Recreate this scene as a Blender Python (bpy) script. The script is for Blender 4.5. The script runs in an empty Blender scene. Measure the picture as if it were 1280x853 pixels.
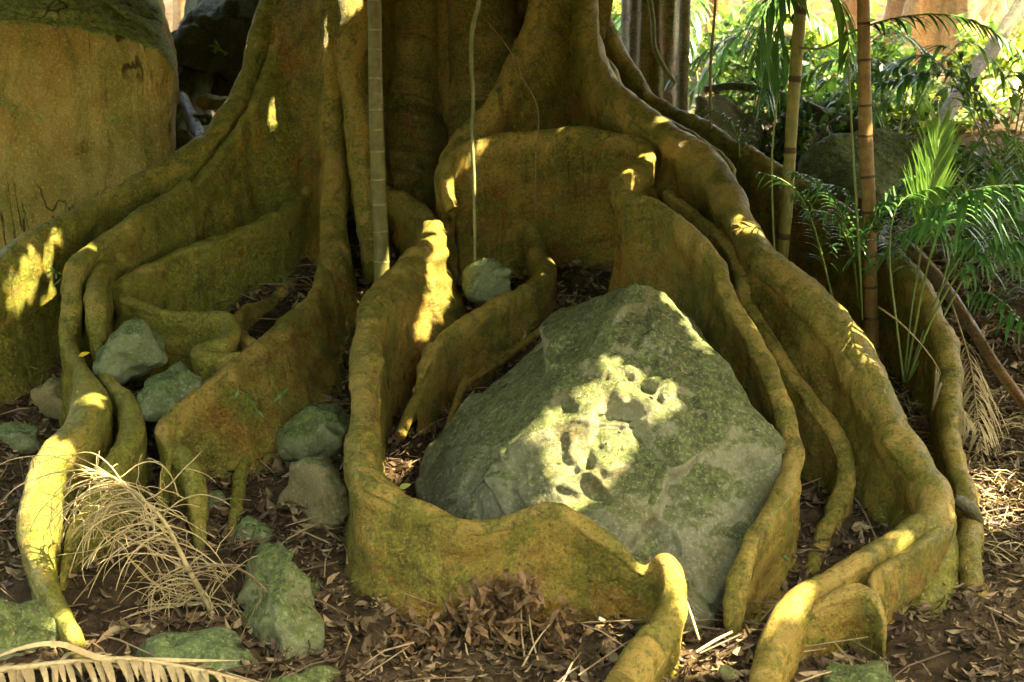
import bpy, math, random
import numpy as np
import bmesh
R = math.radians
rng = np.random.default_rng(7)
random.seed(7)
sc = bpy.context.scene
COL = sc.collection

# ------------------------------------------------------------------ camera maths
CAM = np.array([0.0, 0.0, 1.7]); PITCH = R(12.0); FPX = 1584.0
FW = np.array([0, math.cos(PITCH), -math.sin(PITCH)])
UP = np.array([0, math.sin(PITCH), math.cos(PITCH)])
RT = np.array([1.0, 0, 0])
def ray(px, py):
    return FW + RT*((px-640.0)/FPX) + UP*((426.5-py)/FPX)
def P(px, py, y):
    d = ray(px, py); return CAM + d*(y/d[1])
def mpp(y):                       # metres per photo pixel at that distance
    return y/math.cos(PITCH)/FPX*1.0
_GY = np.array([-5, 2.0, 3.3, 3.7, 4.0, 4.5, 5.0, 5.5, 6.0, 7.0, 8.0, 11.0, 15.0, 25.0, 45.0, 90.0])
_GZ = np.array([-.5, -.12, 0.0, .07, .15, .26, .41, .61, .80, 1.0, 1.14, 1.38, 1.62, 2.3, 4.2, 9.0])
def G(x, y):
    return np.interp(y, _GY, _GZ)
def yground(px, py):
    for y in np.arange(2.6, 40, 0.02):
        p = P(px, py, y)
        if p[2] <= G(p[0], y): return y
    return 40.0

# ------------------------------------------------------------------ noise
def _h(ix, iy, iz):
    h = (ix.astype(np.int64)*374761393 + iy.astype(np.int64)*668265263 + iz.astype(np.int64)*1274126177) & 0xffffffff
    h = ((h ^ (h >> 13))*1103515245 + 12345) & 0xffffffff
    h = ((h ^ (h >> 15))*2246822519) & 0xffffffff
    return ((h >> 8) & 0xffff)/32767.5 - 1.0
def vnoise(p):
    i = np.floor(p); f = p-i; u = f*f*(3-2*f)
    x, y, z = i[:, 0], i[:, 1], i[:, 2]
    r = 0
    for dx in (0, 1):
        wx = u[:, 0] if dx else 1-u[:, 0]
        for dy in (0, 1):
            wy = u[:, 1] if dy else 1-u[:, 1]
            for dz in (0, 1):
                wz = u[:, 2] if dz else 1-u[:, 2]
                r = r + wx*wy*wz*_h(x+dx, y+dy, z+dz)
    return r
def fbm(p, f=1.0, oct=4, gain=.5, seed=0.0):
    r = 0; a = 1.0; q = np.asarray(p)*f + seed*17.31
    for k in range(oct):
        r = r + a*vnoise(q); q = q*2.03 + 3.7; a *= gain
    return r

# ------------------------------------------------------------------ object helpers
def tag(o, label=None, cat=None, group=None, kind=None):
    if label: o['label'] = label
    if cat: o['category'] = cat
    if group: o['group'] = group
    if kind: o['kind'] = kind
    return o
def link(o, parent=None):
    COL.objects.link(o)
    if parent is not None:
        o.parent = parent
        o.matrix_parent_inverse = parent.matrix_basis.inverted()
    return o
def mk(name, V, F, mat, parent=None, smooth=True, uv=None, mats=None, midx=None):
    V = np.asarray(V, dtype=np.float32); F = np.asarray(F, dtype=np.int32)
    me = bpy.data.meshes.new(name)
    n = F.shape[1]
    me.vertices.add(len(V)); me.vertices.foreach_set('co', V.ravel())
    me.loops.add(F.size); me.loops.foreach_set('vertex_index', F.ravel())
    me.polygons.add(len(F)); me.polygons.foreach_set('loop_start', np.arange(0, F.size, n, dtype=np.int32))
    if uv is not None:
        l = me.uv_layers.new(name='grain'); l.data.foreach_set('uv', np.asarray(uv, dtype=np.float32)[F.ravel()].ravel())
    me.update(calc_edges=True); me.validate()
    me.polygons.foreach_set('use_smooth', np.full(len(me.polygons), smooth))
    for m in (mats or [mat]): me.materials.append(m)
    if midx is not None: me.polygons.foreach_set('material_index', np.asarray(midx, dtype=np.int32))
    o = bpy.data.objects.new(name, me)
    return link(o, parent)
def empty(name, loc):
    o = bpy.data.objects.new(name, None); o.location = [float(c) for c in loc]; o.empty_display_size = .1
    COL.objects.link(o); return o
def norm(v):
    v = np.asarray(v, float); return v/(np.linalg.norm(v, axis=-1, keepdims=True)+1e-12)
def resample(pts, step):
    """Catmull-Rom through control rows, then even steps (first three columns are xyz)."""
    pts = np.asarray(pts, float)
    ext = np.vstack([2*pts[0]-pts[1], pts, 2*pts[-1]-pts[-2]])
    out = []
    for i in range(1, len(ext)-2):
        p0, p1, p2, p3 = ext[i-1], ext[i], ext[i+1], ext[i+2]
        t = np.linspace(0, 1, 24, endpoint=False)[:, None]
        out.append(.5*((2*p1)+(-p0+p2)*t+(2*p0-5*p1+4*p2-p3)*t*t+(-p0+3*p1-3*p2+p3)*t**3))
    out.append(pts[-1][None]); out = np.vstack(out)
    s = np.r_[0, np.cumsum(np.linalg.norm(np.diff(out[:, :3], axis=0), axis=1))]
    n = max(4, int(s[-1]/step)); q = np.linspace(0, s[-1], n)
    return np.stack([np.interp(q, s, out[:, k]) for k in range(out.shape[1])], 1), q
def smooth1(a, it):
    a = a.copy()
    for _ in range(it):
        a[1:-1] = .25*a[:-2]+.5*a[1:-1]+.25*a[2:]
    return a
def sstep(a, b, x):
    t = np.clip((x-a)/(b-a), 0, 1); return t*t*(3-2*t)

class MB:                                    # collects tubes / strips into one mesh
    def __init__(self): self.V = []; self.F = []; self.M = []; self.n = 0
    def add(self, V, F, m=0):
        self.V.append(np.asarray(V, float)); self.F.append(np.asarray(F)+self.n); self.M.append(np.full(len(F), m)); self.n += len(V)
    def tube(self, pts, rad, seg=6, m=0):
        pts = np.asarray(pts, float); n = len(pts); rad = np.broadcast_to(np.asarray(rad, float), (n,))
        T = norm(np.gradient(pts, axis=0))
        ref = np.array([0, 0, 1.0]) if abs(T[0][2]) < .9 else np.array([1.0, 0, 0])
        a = np.linspace(0, 2*math.pi, seg, endpoint=False)
        V = np.zeros((n, seg, 3)); u = norm(np.cross(T[0], ref))
        for i in range(n):
            u = norm(u - T[i]*np.dot(u, T[i])); w = np.cross(T[i], u)
            V[i] = pts[i] + rad[i]*(np.cos(a)[:, None]*u + np.sin(a)[:, None]*w)
        V = np.vstack([V.reshape(-1, 3), pts[0], pts[-1]])
        F = []
        for i in range(n-1):
            for j in range(seg):
                k = (j+1) % seg
                F.append((i*seg+j, i*seg+k, (i+1)*seg+k, (i+1)*seg+j))
        c0 = n*seg; c1 = c0+1
        for j in range(0, seg, 2):
            F.append((c0, (j+2) % seg, (j+1) % seg, j))
            b = (n-1)*seg
            F.append((c1, b+j, b+(j+1) % seg, b+(j+2) % seg))
        self.add(V, F, m)
    def leaves(self, C, A, B, m=0, bend=.25):
        """many diamond leaves: centre, half-length vectors, half-width vectors"""
        C = np.asarray(C, float); n = len(C)
        N = norm(np.cross(A, B)); L = np.linalg.norm(A, axis=1)[:, None]
        V = np.stack([C-A, C-.25*A+B+N*L*bend*.5, C+.35*A+.72*B+N*L*bend*.3, C+A-N*L*bend*.6, C+.35*A-.72*B+N*L*bend*.3, C-.25*A-B+N*L*bend*.5], 1).reshape(-1, 3)
        b = np.arange(n)[:, None]*6
        F = np.vstack([b+np.array([[0, 1, 4, 5]]), b+np.array([[1, 2, 3, 4]])])
        # quad 1 : base,left,right2,right ; quad 2 : left,left2,tip,right2
        self.add(V, F, m)
        if not np.isscalar(m): pass
    def strip(self, pts, side, width, m=0, fold=0.0, nrm=None):
        pts = np.asarray(pts, float); n = len(pts)
        width = np.broadcast_to(np.asarray(width, float), (n,))[:, None]
        side = np.broadcast_to(side, (n, 3)); 
        nv = norm(np.cross(np.gradient(pts, axis=0), side))
        V = np.stack([pts-side*width+nv*width*fold, pts, pts+side*width+nv*width*fold], 1).reshape(-1, 3)
        F = []
        for i in range(n-1):
            a = i*3; F += [(a, a+1, a+4, a+3), (a+1, a+2, a+5, a+4)]
        self.add(V, F, m)
    def build(self, name, mats, parent=None, smooth=True):
        if not isinstance(mats, (list, tuple)): mats = [mats]
        return mk(name, np.vstack(self.V), np.vstack(self.F), None, parent, smooth, mats=list(mats), midx=np.concatenate(self.M))

# ------------------------------------------------------------------ materials
class NT:
    def __init__(self, name):
        self.m = bpy.data.materials.new(name); self.m.use_nodes = True
        self.t = self.m.node_tree; self.t.nodes.clear()
        self.out = self.n('ShaderNodeOutputMaterial'); self.b = self.n('ShaderNodeBsdfPrincipled')
        self.t.links.new(self.b.outputs[0], self.out.inputs[0])
        self.pos = self.n('ShaderNodeNewGeometry')
    def n(self, typ, **kw):
        x = self.t.nodes.new(typ)
        for k, v in kw.items(): setattr(x, k, v)
        return x
    def l(self, a, b): self.t.links.new(a, b)
    def noise(self, scale, detail=6, rough=.6, vec=None, dist=0.0):
        x = self.n('ShaderNodeTexNoise'); x.inputs['Scale'].default_value = scale; x.inputs['Detail'].default_value = detail
        x.inputs['Roughness'].default_value = rough; x.inputs['Distortion'].default_value = dist
        self.l(vec or self.pos.outputs['Position'], x.inputs['Vector']); return x.outputs[0]
    def scalevec(self, vec, s):
        x = self.n('ShaderNodeVectorMath', operation='MULTIPLY'); self.l(vec, x.inputs[0]); x.inputs[1].default_value = s; return x.outputs[0]
    def ramp(self, fac, a, b):
        x = self.n('ShaderNodeMapRange'); x.interpolation_type = 'SMOOTHSTEP'
        self.l(fac, x.inputs[0]); x.inputs[1].default_value = a; x.inputs[2].default_value = b; return x.outputs[0]
    def mix(self, fac, a, b, blend='MIX'):
        x = self.n('ShaderNodeMix', data_type='RGBA', blend_type=blend)
        for sock, v in ((x.inputs[0], fac), (x.inputs[6], a), (x.inputs[7], b)):
            if hasattr(v, 'is_linked'): self.l(v, sock)
            elif isinstance(v, (int, float)): sock.default_value = v
            else: sock.default_value = (*v, 1)
        return x.outputs[2]
    def math(self, op, a, b=0.0):
        x = self.n('ShaderNodeMath', operation=op)
        for sock, v in ((x.inputs[0], a), (x.inputs[1], b)):
            if hasattr(v, 'is_linked'): self.l(v, sock)
            else: sock.default_value = v
        return x.outputs[0]
    def bump(self, h, strength=.5, dist=.01, prev=None):
        x = self.n('ShaderNodeBump'); x.inputs['Strength'].default_value = strength; x.inputs['Distance'].default_value = dist
        self.l(h, x.inputs['Height'])
        if prev is not None: self.l(prev, x.inputs['Normal'])
        return x.outputs[0]
    def fin(self, col, rough=.7, spec=.3, nrm=None, transl=None):
        if hasattr(col, 'is_linked'): self.l(col, self.b.inputs['Base Color'])
        else: self.b.inputs['Base Color'].default_value = (*col, 1)
        if hasattr(rough, 'is_linked'): self.l(rough, self.b.inputs['Roughness'])
        else: self.b.inputs['Roughness'].default_value = rough
        self.b.inputs['Specular IOR Level'].default_value = spec
        if nrm is not None: self.l(nrm, self.b.inputs['Normal'])
        if transl:
            tr = self.n('ShaderNodeBsdfTranslucent'); mx = self.n('ShaderNodeMixShader'); mx.inputs[0].default_value = transl
            if hasattr(col, 'is_linked'): self.l(col, tr.inputs[0])
            else: tr.inputs[0].default_value = (*col, 1)
            self.l(self.b.outputs[0], mx.inputs[1]); self.l(tr.outputs[0], mx.inputs[2]); self.l(mx.outputs[0], self.out.inputs[0])
        return self.m

def bark_mat(name, brown, ochre, moss, mossamt=.5, grain=(4.0, 9, 1), rim=None):
    t = NT(name); uv = t.n('ShaderNodeUVMap'); uv.uv_map = 'grain'; pos = t.pos.outputs['Position']
    g1 = t.noise(1.0, 9, .68, t.scalevec(uv.outputs[0], grain), .9)
    big = t.noise(2.0, 7, .62, dist=.8); med = t.noise(7, 9, .72, dist=.6); sm = t.noise(26, 8, .74, dist=.3); fine = t.noise(90, 6, .72); pores = t.noise(240, 3, .6)
    drip = t.noise(1.0, 8, .72, t.scalevec(uv.outputs[0], (grain[1]*2.6, grain[0]*.7, 1)), .7)
    patch = t.noise(4.2, 8, .68, dist=1.2)
    c = t.mix(t.ramp(g1, .36, .64), brown, ochre)
    c = t.mix(t.math('MULTIPLY', t.ramp(big, .48, .62), .65), c, (brown[0]*1.1, brown[1]*.66, brown[2]*.6))
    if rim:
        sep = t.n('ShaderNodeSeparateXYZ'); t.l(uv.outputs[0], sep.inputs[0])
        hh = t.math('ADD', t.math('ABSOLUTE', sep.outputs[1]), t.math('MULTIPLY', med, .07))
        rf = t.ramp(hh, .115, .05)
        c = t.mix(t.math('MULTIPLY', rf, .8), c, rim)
    mm = t.math('ADD', t.math('MULTIPLY', patch, .55), t.math('ADD', t.math('MULTIPLY', med, .27), t.math('MULTIPLY', sm, .18)))
    mfac = t.ramp(mm, .595-.2*mossamt, .64-.18*mossamt)
    mcol = t.mix(t.ramp(sm, .36, .64), tuple(x*.5 for x in moss), tuple(x*1.4 for x in moss))
    c = t.mix(t.math('MULTIPLY', mfac, .8), c, mcol)
    dm = t.math('MULTIPLY', t.ramp(drip, .54, .66), .75)
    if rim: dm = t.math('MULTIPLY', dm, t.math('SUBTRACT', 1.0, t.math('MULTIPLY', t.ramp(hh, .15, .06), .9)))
    c = t.mix(dm, c, tuple(x*.34 for x in moss))
    c = t.mix(t.math('MULTIPLY', t.ramp(drip, .44, .33), .35), c, tuple(min(1, x*1.25) for x in ochre))
    c = t.mix(t.math('MULTIPLY', t.ramp(med, .56, .68), .6), c, tuple(x*.34 for x in brown))
    c = t.mix(t.math('MULTIPLY', t.ramp(fine, .52, .65), .6), c, tuple(min(1, x*1.6) for x in ochre))
    c = t.mix(t.math('MULTIPLY', t.ramp(fine, .47, .35), .75), c, tuple(x*.28 for x in brown))
    lich = t.ramp(t.noise(14, 8, .8), .62, .67); c = t.mix(t.math('MULTIPLY', lich, .55), c, (.36, .36, .18))
    h = t.math('ADD', t.math('MULTIPLY', g1, .6), t.math('ADD', t.math('MULTIPLY', med, .9), t.math('MULTIPLY', sm, .7)))
    nb = t.bump(h, .8, .03); nb = t.bump(t.math('ADD', fine, t.math('MULTIPLY', pores, .6)), 1.0, .007, nb); nb = t.bump(g1, .3, .010, nb)
    return t.fin(c, t.ramp(med, .15, 1.0), .25, nb)
def rock_mat(name, base, alt, moss, mossamt=.5, stain=None, scale=1.0, vein=False, streak=None, upw=.3, cracks=0.0):
    t = NT(name); pos = t.pos.outputs['Position']
    big = t.noise(2.2*scale, 7, .65, dist=.5); med = t.noise(8*scale, 9, .74, dist=.3); sm = t.noise(30, 8, .76); fine = t.noise(85, 6, .75); grit = t.noise(240, 3, .6)
    c = t.mix(t.ramp(big, .42, .58), base, alt)
    if streak:
        sv = t.noise(1.0, 8, .7, t.scalevec(pos, streak), 1.0)
        c = t.mix(t.ramp(sv, .44, .60), c, stain or alt)
        s2 = t.noise(1.0, 6, .7, t.scalevec(pos, (9, 9, 2.0)), .8); c = t.mix(t.math('MULTIPLY', t.ramp(s2, .58, .68), .6), c, tuple(x*.4 for x in base))
    elif stain: c = t.mix(t.math('MULTIPLY', t.ramp(t.noise(3.5, 7, .7), .50, .62), .85), c, stain)
    c = t.mix(t.math('MULTIPLY', t.ramp(med, .55, .68), .7), c, tuple(x*.42 for x in base))
    sep = t.n('ShaderNodeSeparateXYZ'); t.l(t.pos.outputs['Normal'], sep.inputs[0])
    up = t.math('MULTIPLY', sep.outputs[2], upw)
    mm = t.math('ADD', t.math('MULTIPLY', big, .4), t.math('ADD', t.math('MULTIPLY', med, .35), t.math('MULTIPLY', sm, .25)))
    mf = t.ramp(t.math('ADD', mm, up), .76-.3*mossamt, .83-.26*mossamt)
    mcol = t.mix(t.ramp(sm, .38, .62), tuple(x*.5 for x in moss), tuple(x*1.4 for x in moss))
    c = t.mix(t.math('MULTIPLY', mf, .9), c, mcol)
    c = t.mix(t.math('MULTIPLY', t.ramp(fine, .52, .65), .55), c, tuple(min(1, x*1.7) for x in alt))
    c = t.mix(t.math('MULTIPLY', t.ramp(fine, .46, .32), .5), c, tuple(x*.30 for x in base))
    if cracks:
        cn = t.noise(1.0, 4, .55, t.scalevec(pos, (2.6, 2.6, .9)), 1.4); ca = t.math('ABSOLUTE', t.math('SUBTRACT', cn, .5))
        cf = t.math('MULTIPLY', t.ramp(ca, .012, .002), t.ramp(t.noise(1.6, 3, .5), .48, .56))
        c = t.mix(t.math('MULTIPLY', cf, cracks), c, tuple(x*.12 for x in base))
    c = t.mix(t.math('MULTIPLY', t.ramp(t.noise(15, 8, .82), .60, .66), .6), c, (.36, .40, .24))
    nb = t.bump(t.math('ADD', med, t.math('MULTIPLY', sm, .45)), .7, .03); nb = t.bump(t.math('ADD', fine, t.math('MULTIPLY', grit, .5)), .7, .005, nb)
    return t.fin(c, .85, .2, nb)
def leaf_mat(name, a, b, transl=.3, rough=.42, spec=.4):
    t = NT(name); n1 = t.noise(3.5, 3, .6); n2 = t.noise(22, 2, .5)
    c = t.mix(t.ramp(t.math('ADD', t.math('MULTIPLY', n1, .5), t.math('MULTIPLY', n2, .5)), .36, .64), a, b)
    return t.fin(c, rough, spec, None, transl)
def plain_mat(name, a, b, scale=30, rough=.75, spec=.2, bump=.4, dist=.004, transl=None):
    t = NT(name); n1 = t.noise(scale, 6, .65); n2 = t.noise(scale*.22, 3, .6)
    c = t.mix(t.ramp(t.math('ADD', t.math('MULTIPLY', n1, .55), t.math('MULTIPLY', n2, .45)), .38, .62), a, b)
    return t.fin(c, rough, spec, t.bump(n1, bump, dist), transl)
def palm_mat(name, a, b, ring, freq):
    t = NT(name); n1 = t.noise(24, 5, .65)
    sv = t.noise(1, 5, .6, t.scalevec(t.pos.outputs['Position'], (60, 60, 4)))
    c = t.mix(t.ramp(n1, .35, .65), a, b); c = t.mix(t.math('MULTIPLY', t.ramp(sv, .5, .7), .4), c, tuple(x*.55 for x in a))
    lich = t.ramp(t.noise(13, 4, .7), .62, .7); c = t.mix(t.math('MULTIPLY', lich, .4), c, (.3, .3, .2))
    return t.fin(c, .55, .3, t.bump(n1, .3, .003))

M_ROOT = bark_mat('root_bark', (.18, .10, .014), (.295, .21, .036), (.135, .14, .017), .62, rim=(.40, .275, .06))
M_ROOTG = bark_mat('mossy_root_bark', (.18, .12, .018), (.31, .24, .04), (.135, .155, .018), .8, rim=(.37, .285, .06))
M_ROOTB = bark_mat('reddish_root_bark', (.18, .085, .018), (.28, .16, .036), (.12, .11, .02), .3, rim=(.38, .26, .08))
M_TRUNK = bark_mat('trunk_bark', (.21, .135, .03), (.34, .25, .06), (.16, .17, .03), .6, (10, 2.5, 1))
M_BARK2 = bark_mat('grey_tree_bark', (.22, .155, .05), (.36, .28, .10), (.16, .18, .04), .6, (22, 2.5, 1))
M_BARK3 = bark_mat('orange_tree_bark', (.24, .115, .03), (.40, .22, .07), (.20, .17, .05), .2, (20, 2.5, 1))
M_BOULD = rock_mat('boulder_rock', (.118, .122, .055), (.225, .22, .115), (.085, .105, .026), .42, (.145, .125, .04))
M_SLAB = rock_mat('slab_rock', (.47, .31, .075), (.56, .42, .12), (.27, .36, .09), .10, (.32, .28, .06), .9, streak=(4.5, 4.5, 0.9), upw=.6, cracks=.9)
M_STONE = rock_mat('green_stone', (.115, .14, .06), (.19, .22, .10), (.085, .125, .035), .55)
M_STONEB = rock_mat('brown_stone', (.17, .14, .055), (.25, .205, .09), (.12, .14, .04), .4)
M_MOSSR = rock_mat('mossy_stone', (.115, .13, .05), (.19, .205, .09), (.085, .115, .025), .62)
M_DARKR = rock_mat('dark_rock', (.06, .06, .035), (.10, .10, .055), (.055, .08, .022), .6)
M_BGROCK = rock_mat('ochre_rock', (.48, .36, .14), (.6, .5, .25), (.25, .25, .08), .1)
M_SOIL = plain_mat('soil', (.03, .02, .009), (.07, .047, .02), 18, .95, .1, .9, .03)
M_LIT = [plain_mat('brown_leaf', (.075, .05, .02), (.155, .105, .045), 40, .6, .3, .2, .003, .15),
         plain_mat('pale_leaf', (.22, .15, .065), (.36, .26, .12), 40, .6, .3, .2, .003, .15),
         plain_mat('dark_leaf', (.035, .022, .01), (.075, .045, .019), 40, .6, .3, .2, .003, .1)]
M_PALM = leaf_mat('palm_leaf', (.055, .17, .035), (.10, .25, .06), .3, .27, .7)
M_PALMY = leaf_mat('young_palm_leaf', (.10, .24, .03), (.18, .33, .05), .4, .38, .45)
M_LEAF = leaf_mat('bush_leaf', (.05, .12, .018), (.12, .22, .03), .4)
M_LEAFD = leaf_mat('dark_bush_leaf', (.022, .06, .014), (.05, .11, .022), .3)
M_LEAFY = leaf_mat('bright_leaf', (.17, .28, .03), (.36, .40, .05), .5)
M_CANOPY = leaf_mat('canopy_leaf', (.05, .085, .015), (.09, .13, .022), .22, .5, .3)
M_STEMG = plain_mat('green_stalk', (.11, .16, .03), (.17, .21, .05), 30, .5, .3)
M_STRAW = plain_mat('straw', (.30, .225, .09), (.46, .36, .16), 40, .65, .25, .3, .003)
M_STRAWD = plain_mat('dead_frond', (.27, .20, .085), (.42, .33, .15), 40, .65, .25, .3, .003, .15)
M_TWIG = plain_mat('twig_bark', (.12, .08, .035), (.24, .17, .08), 40, .8, .2)
M_DEADL = plain_mat('withered_leaf', (.115, .065, .024), (.22, .135, .055), 50, .7, .25, .3, .003, .15)
M_PST1 = palm_mat('grey_palm_stem', (.105, .098, .022), (.165, .15, .04), (.3, .28, .14), 20)
M_PST2 = palm_mat('green_palm_stem', (.13, .135, .025), (.24, .19, .04), (.2, .12, .05), 9)
M_PST3 = palm_mat('orange_palm_stem', (.17, .095, .022), (.27, .155, .042), (.1, .05, .03), 9)
M_RING = plain_mat('stem_scar', (.17, .145, .05), (.30, .26, .11), 60)
M_RINGD = plain_mat('dark_stem_scar', (.06, .035, .015), (.10, .06, .025), 60)
M_VINE = plain_mat('vine_bark', (.14, .15, .055), (.22, .22, .09), 40)
M_FAR = leaf_mat('far_leaf', (.20, .28, .04), (.42, .44, .08), .5)
M_WEB = plain_mat('web_silk', (.75, .75, .72), (.8, .8, .78), 10, .4, .4)
M_YEL = plain_mat('yellow_leaf', (.55, .36, .02), (.62, .44, .05), 30, .5, .3, .2, .002, .2)
M_LOGM = bark_mat('mossy_log_bark', (.09, .075, .03), (.15, .13, .055), (.08, .10, .022), .7)

# ------------------------------------------------------------------ the fig tree
TREE = np.array([-.34, 7.55])
fig = empty('fig_tree', (TREE[0], TREE[1], 1.0))
tag(fig, 'huge fig tree with long winding plank buttress roots spreading over the forest floor', 'tree')

BANKPTS = []
def loft_root(name, rows, mat, label=None, step=.014, kmul=1.0, lean=(0, 0), thin=.78, flare=.5, wav=.03, seed=0, sm=3, depth=.1, tpo=None, ripple=None, parent=None, endtaper=False, taperstart=False):
    ctrl = []
    for r in rows:
        p = P(r[0], r[1], r[2]); rad = r[3]*mpp(r[2]); ctrl.append([*p, rad, *(r[4:6] if len(r) > 5 else (lean[0], lean[1]))])
    C, s = resample(ctrl, step)
    C = smooth1(C, sm); n = len(C)
    c = C[:, :3]; rad = C[:, 3]*.9
    T0 = norm(np.gradient(c, axis=0)); S0 = norm(np.cross(T0, np.array([0, 0, 1.0])+0*T0)); z0 = s*0
    c = c+S0*(.006*fbm(np.stack([s*5.5, z0+seed*2.3, z0], 1), 1, 2)+.004*fbm(np.stack([s*17, z0+seed, z0], 1), 1, 2))[:, None]
    c[:, 2] += .004*fbm(np.stack([s*7, z0+seed*4.1, z0+5], 1), 1, 2)
    rad *= 1+.10*fbm(np.stack([s*3.1+seed*5, s*0, s*0], 1), 1, 3)
    if endtaper: rad *= np.clip((s[-1]-s)/(.12), .12, 1)**.5
    if taperstart: rad *= np.clip(s/(.12), .12, 1)**.5
    T = norm(np.gradient(c, axis=0))
    ax = np.stack([TREE[0]-c[:, 0], TREE[1]-c[:, 1], c[:, 0]*0], 1); D = np.linalg.norm(ax, axis=1)
    k = sstep(.62, .93, np.abs(T[:, 2]))*sstep(2.4, 1.5, D)*kmul
    k = smooth1(k, 20)
    gp = c.copy(); gp[:, 0] += C[:, 4]; gp[:, 1] += C[:, 5]
    gp[:, 2] = np.minimum(G(gp[:, 0], gp[:, 1])-depth, c[:, 2]-.04)
    tp = c + ax*np.clip((D-.35)/D, .15, 1)[:, None]; tp[:, 2] = c[:, 2]-.25
    if tpo is not None: tp = c+np.array([tpo[0], tpo[1], -.25])
    BANKPTS.append(gp[(k < .3) & (c[:, 2]-gp[:, 2] < 1.4), :2])
    base = gp*(1-k[:, None])+tp*k[:, None]
    W = base-c; L = np.linalg.norm(W, axis=1); W = norm(W)
    W = norm(smooth1(W, 10)); N = norm(np.cross(T, W)); N = smooth1(N, 10); N = norm(N)
    nh, na = 26, 11
    hh = (np.linspace(0, 1, nh+1)[1:])**1.35
    cols = []; hv = []
    def thick(h, Lh):
        th = rad*(1-(1-thin)*sstep(.3, 2.6, h/np.maximum(rad, 1e-4))) + rad*flare*(h/np.maximum(Lh, 1e-4))**3
        return th
    def wall(side, h):
        d = h*L
        cen = c + W*d[:, None]
        q = np.stack([s*1.3+seed*3.1, d*2.2, s*0+seed*1.7], 1)
        sh = wav*fbm(q, 1.6, 3)*sstep(0, .18, d)
        q2 = np.stack([s*2.0+seed, d*9.0, s*0+side*9.1], 1)
        q3 = np.stack([s*5.0+seed, d*4.0, s*0+side*3.7], 1)
        th = thick(d, L)*(1+.16*fbm(q3, 1.1, 2)) + (.0035)*fbm(q2, 1.0, 4)*sstep(0, .06, d)
        return cen + N*(sh+side*th)[:, None]
    for h in hh[::-1]: cols.append(wall(-1, h)); hv.append(-h*L)
    for a in np.linspace(-math.pi/2, math.pi/2, na):
        cols.append(c - W*(rad*math.cos(a))[:, None] + N*(rad*math.sin(a))[:, None]); hv.append(np.full(n, a*.02))
    for h in hh: cols.append(wall(1, h)); hv.append(h*L)
    V = np.stack(cols, 1); m = V.shape[1]; H = np.stack(hv, 1)
    f = V.reshape(-1, 3)
    # soft lumps all over
    Nv = np.cross(np.gradient(V, axis=0), np.gradient(V, axis=1)); Nv = norm(Nv).reshape(-1, 3)
    S = np.repeat(s, m)
    d = .009*fbm(f, 5.0, 3, seed=seed) + .0035*fbm(f, 24, 3, seed=seed+1)
    d -= .010*sstep(.45, .8, vnoise(f*8.5+seed*3.3))*sstep(-.3, .5, fbm(f, 1.7, 2, seed=seed+2))
    d += .005*np.abs(fbm(f*np.array([1, 1, .45]), 16, 3, seed=seed+3))
    if ripple:
        c0 = P(*ripple[:3]); gw = np.exp(-(((f-c0)/ripple[3])**2).sum(1))
        ph = 62*H.ravel()+26*S+2.2*fbm(f, 4, 2, seed=5)
        d -= ripple[4]*gw*np.maximum(np.sin(ph), -.3)
    f = f - Nv*d[:, None]
    i = np.arange(n-1)[:, None]; j = np.arange(m-1)[None]
    a = i*m+j
    F = np.stack([a, a+1, a+m+1, a+m], -1).reshape(-1, 4)
    cap = []
    for r0 in (0, (n-1)*m):
        for q in range(m//2-1):
            cap.append((r0+q, r0+q+1, r0+m-2-q, r0+m-1-q))
    F = np.vstack([F, np.array(cap)])
    uv = np.stack([S, H.ravel()], 1)
    o = mk(name, f, F, mat, parent or fig, uv=uv)
    if label: o['label'] = label
    return o

# rows: photo x, photo y, distance, crest half width in photo pixels
RA = [(346,-60,6.6,22),(340,0,6.55,19),(331,34,6.5,18),(313,85,6.4,17),(292,136,6.25,16),(258,180,6.05,15),(204,209,5.85,13),(150,243,5.65,12),(100,268,5.45,13),(58,291,5.28,14),(0,333,5.05,16),(-70,385,4.85,18)]
RB = [(235,232,5.72,6),(182,266,5.5,10),(142,294,5.35,13),(113,318,5.22,15),(97,335,5.12,15),(89,360,5.02,14),(88,392,4.9,13),(84,415,4.82,13),(90,443,4.72,14),(103,468,4.62,16),(113,497,4.5,26),(112,524,4.38,30),(95,547,4.26,25),(72,566,4.16,20),(54,602,4.02,22),(47,650,3.88,25),(48,700,3.72,21),(64,745,3.6,17),(86,786,3.48,16),(104,830,3.36,13)]
RB2 = [(118,462,4.68,8),(131,474,4.62,11),(147,490,4.55,13),(160,508,4.47,15),(166,530,4.38,16),(163,555,4.28,17),(150,582,4.18,17),(126,625,4.02,18),(97,662,3.92,17),(82,705,3.8,13),(78,735,3.72,8)]
RC = [(375,-60,6.5,15),(365,0,6.45,13),(350,51,6.38,12),(331,99,6.3,11),(306,153,6.15,11),(272,200,5.97,10),(238,245,5.8,10),(204,281,5.62,10),(165,312,5.45,11),(138,330,5.3,13),(122,350,5.13,14),(118,378,4.95,14),(120,412,4.86,14),(124,445,4.78,13),(128,468,4.7,8)]
RD = [(385,240,6.15,9),(350,270,5.88,9),(306,290,5.7,9),(262,307,5.56,9),(221,322,5.44,9),(180,340,5.3,9),(155,354,5.22,10),(147,366,5.16,10),(160,380,5.09,10),(190,391,5.04,10),(221,398,5.02,10),(256,398,5.01,10),(279,399,4.99,10),(289,409,4.94,10),(285,422,4.88,10),(270,431,4.83,10),(250,436,4.79,10),(243,443,4.76,10),(262,447,4.76,10),(290,447,4.78,10),(320,440,4.82,9)]
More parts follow.
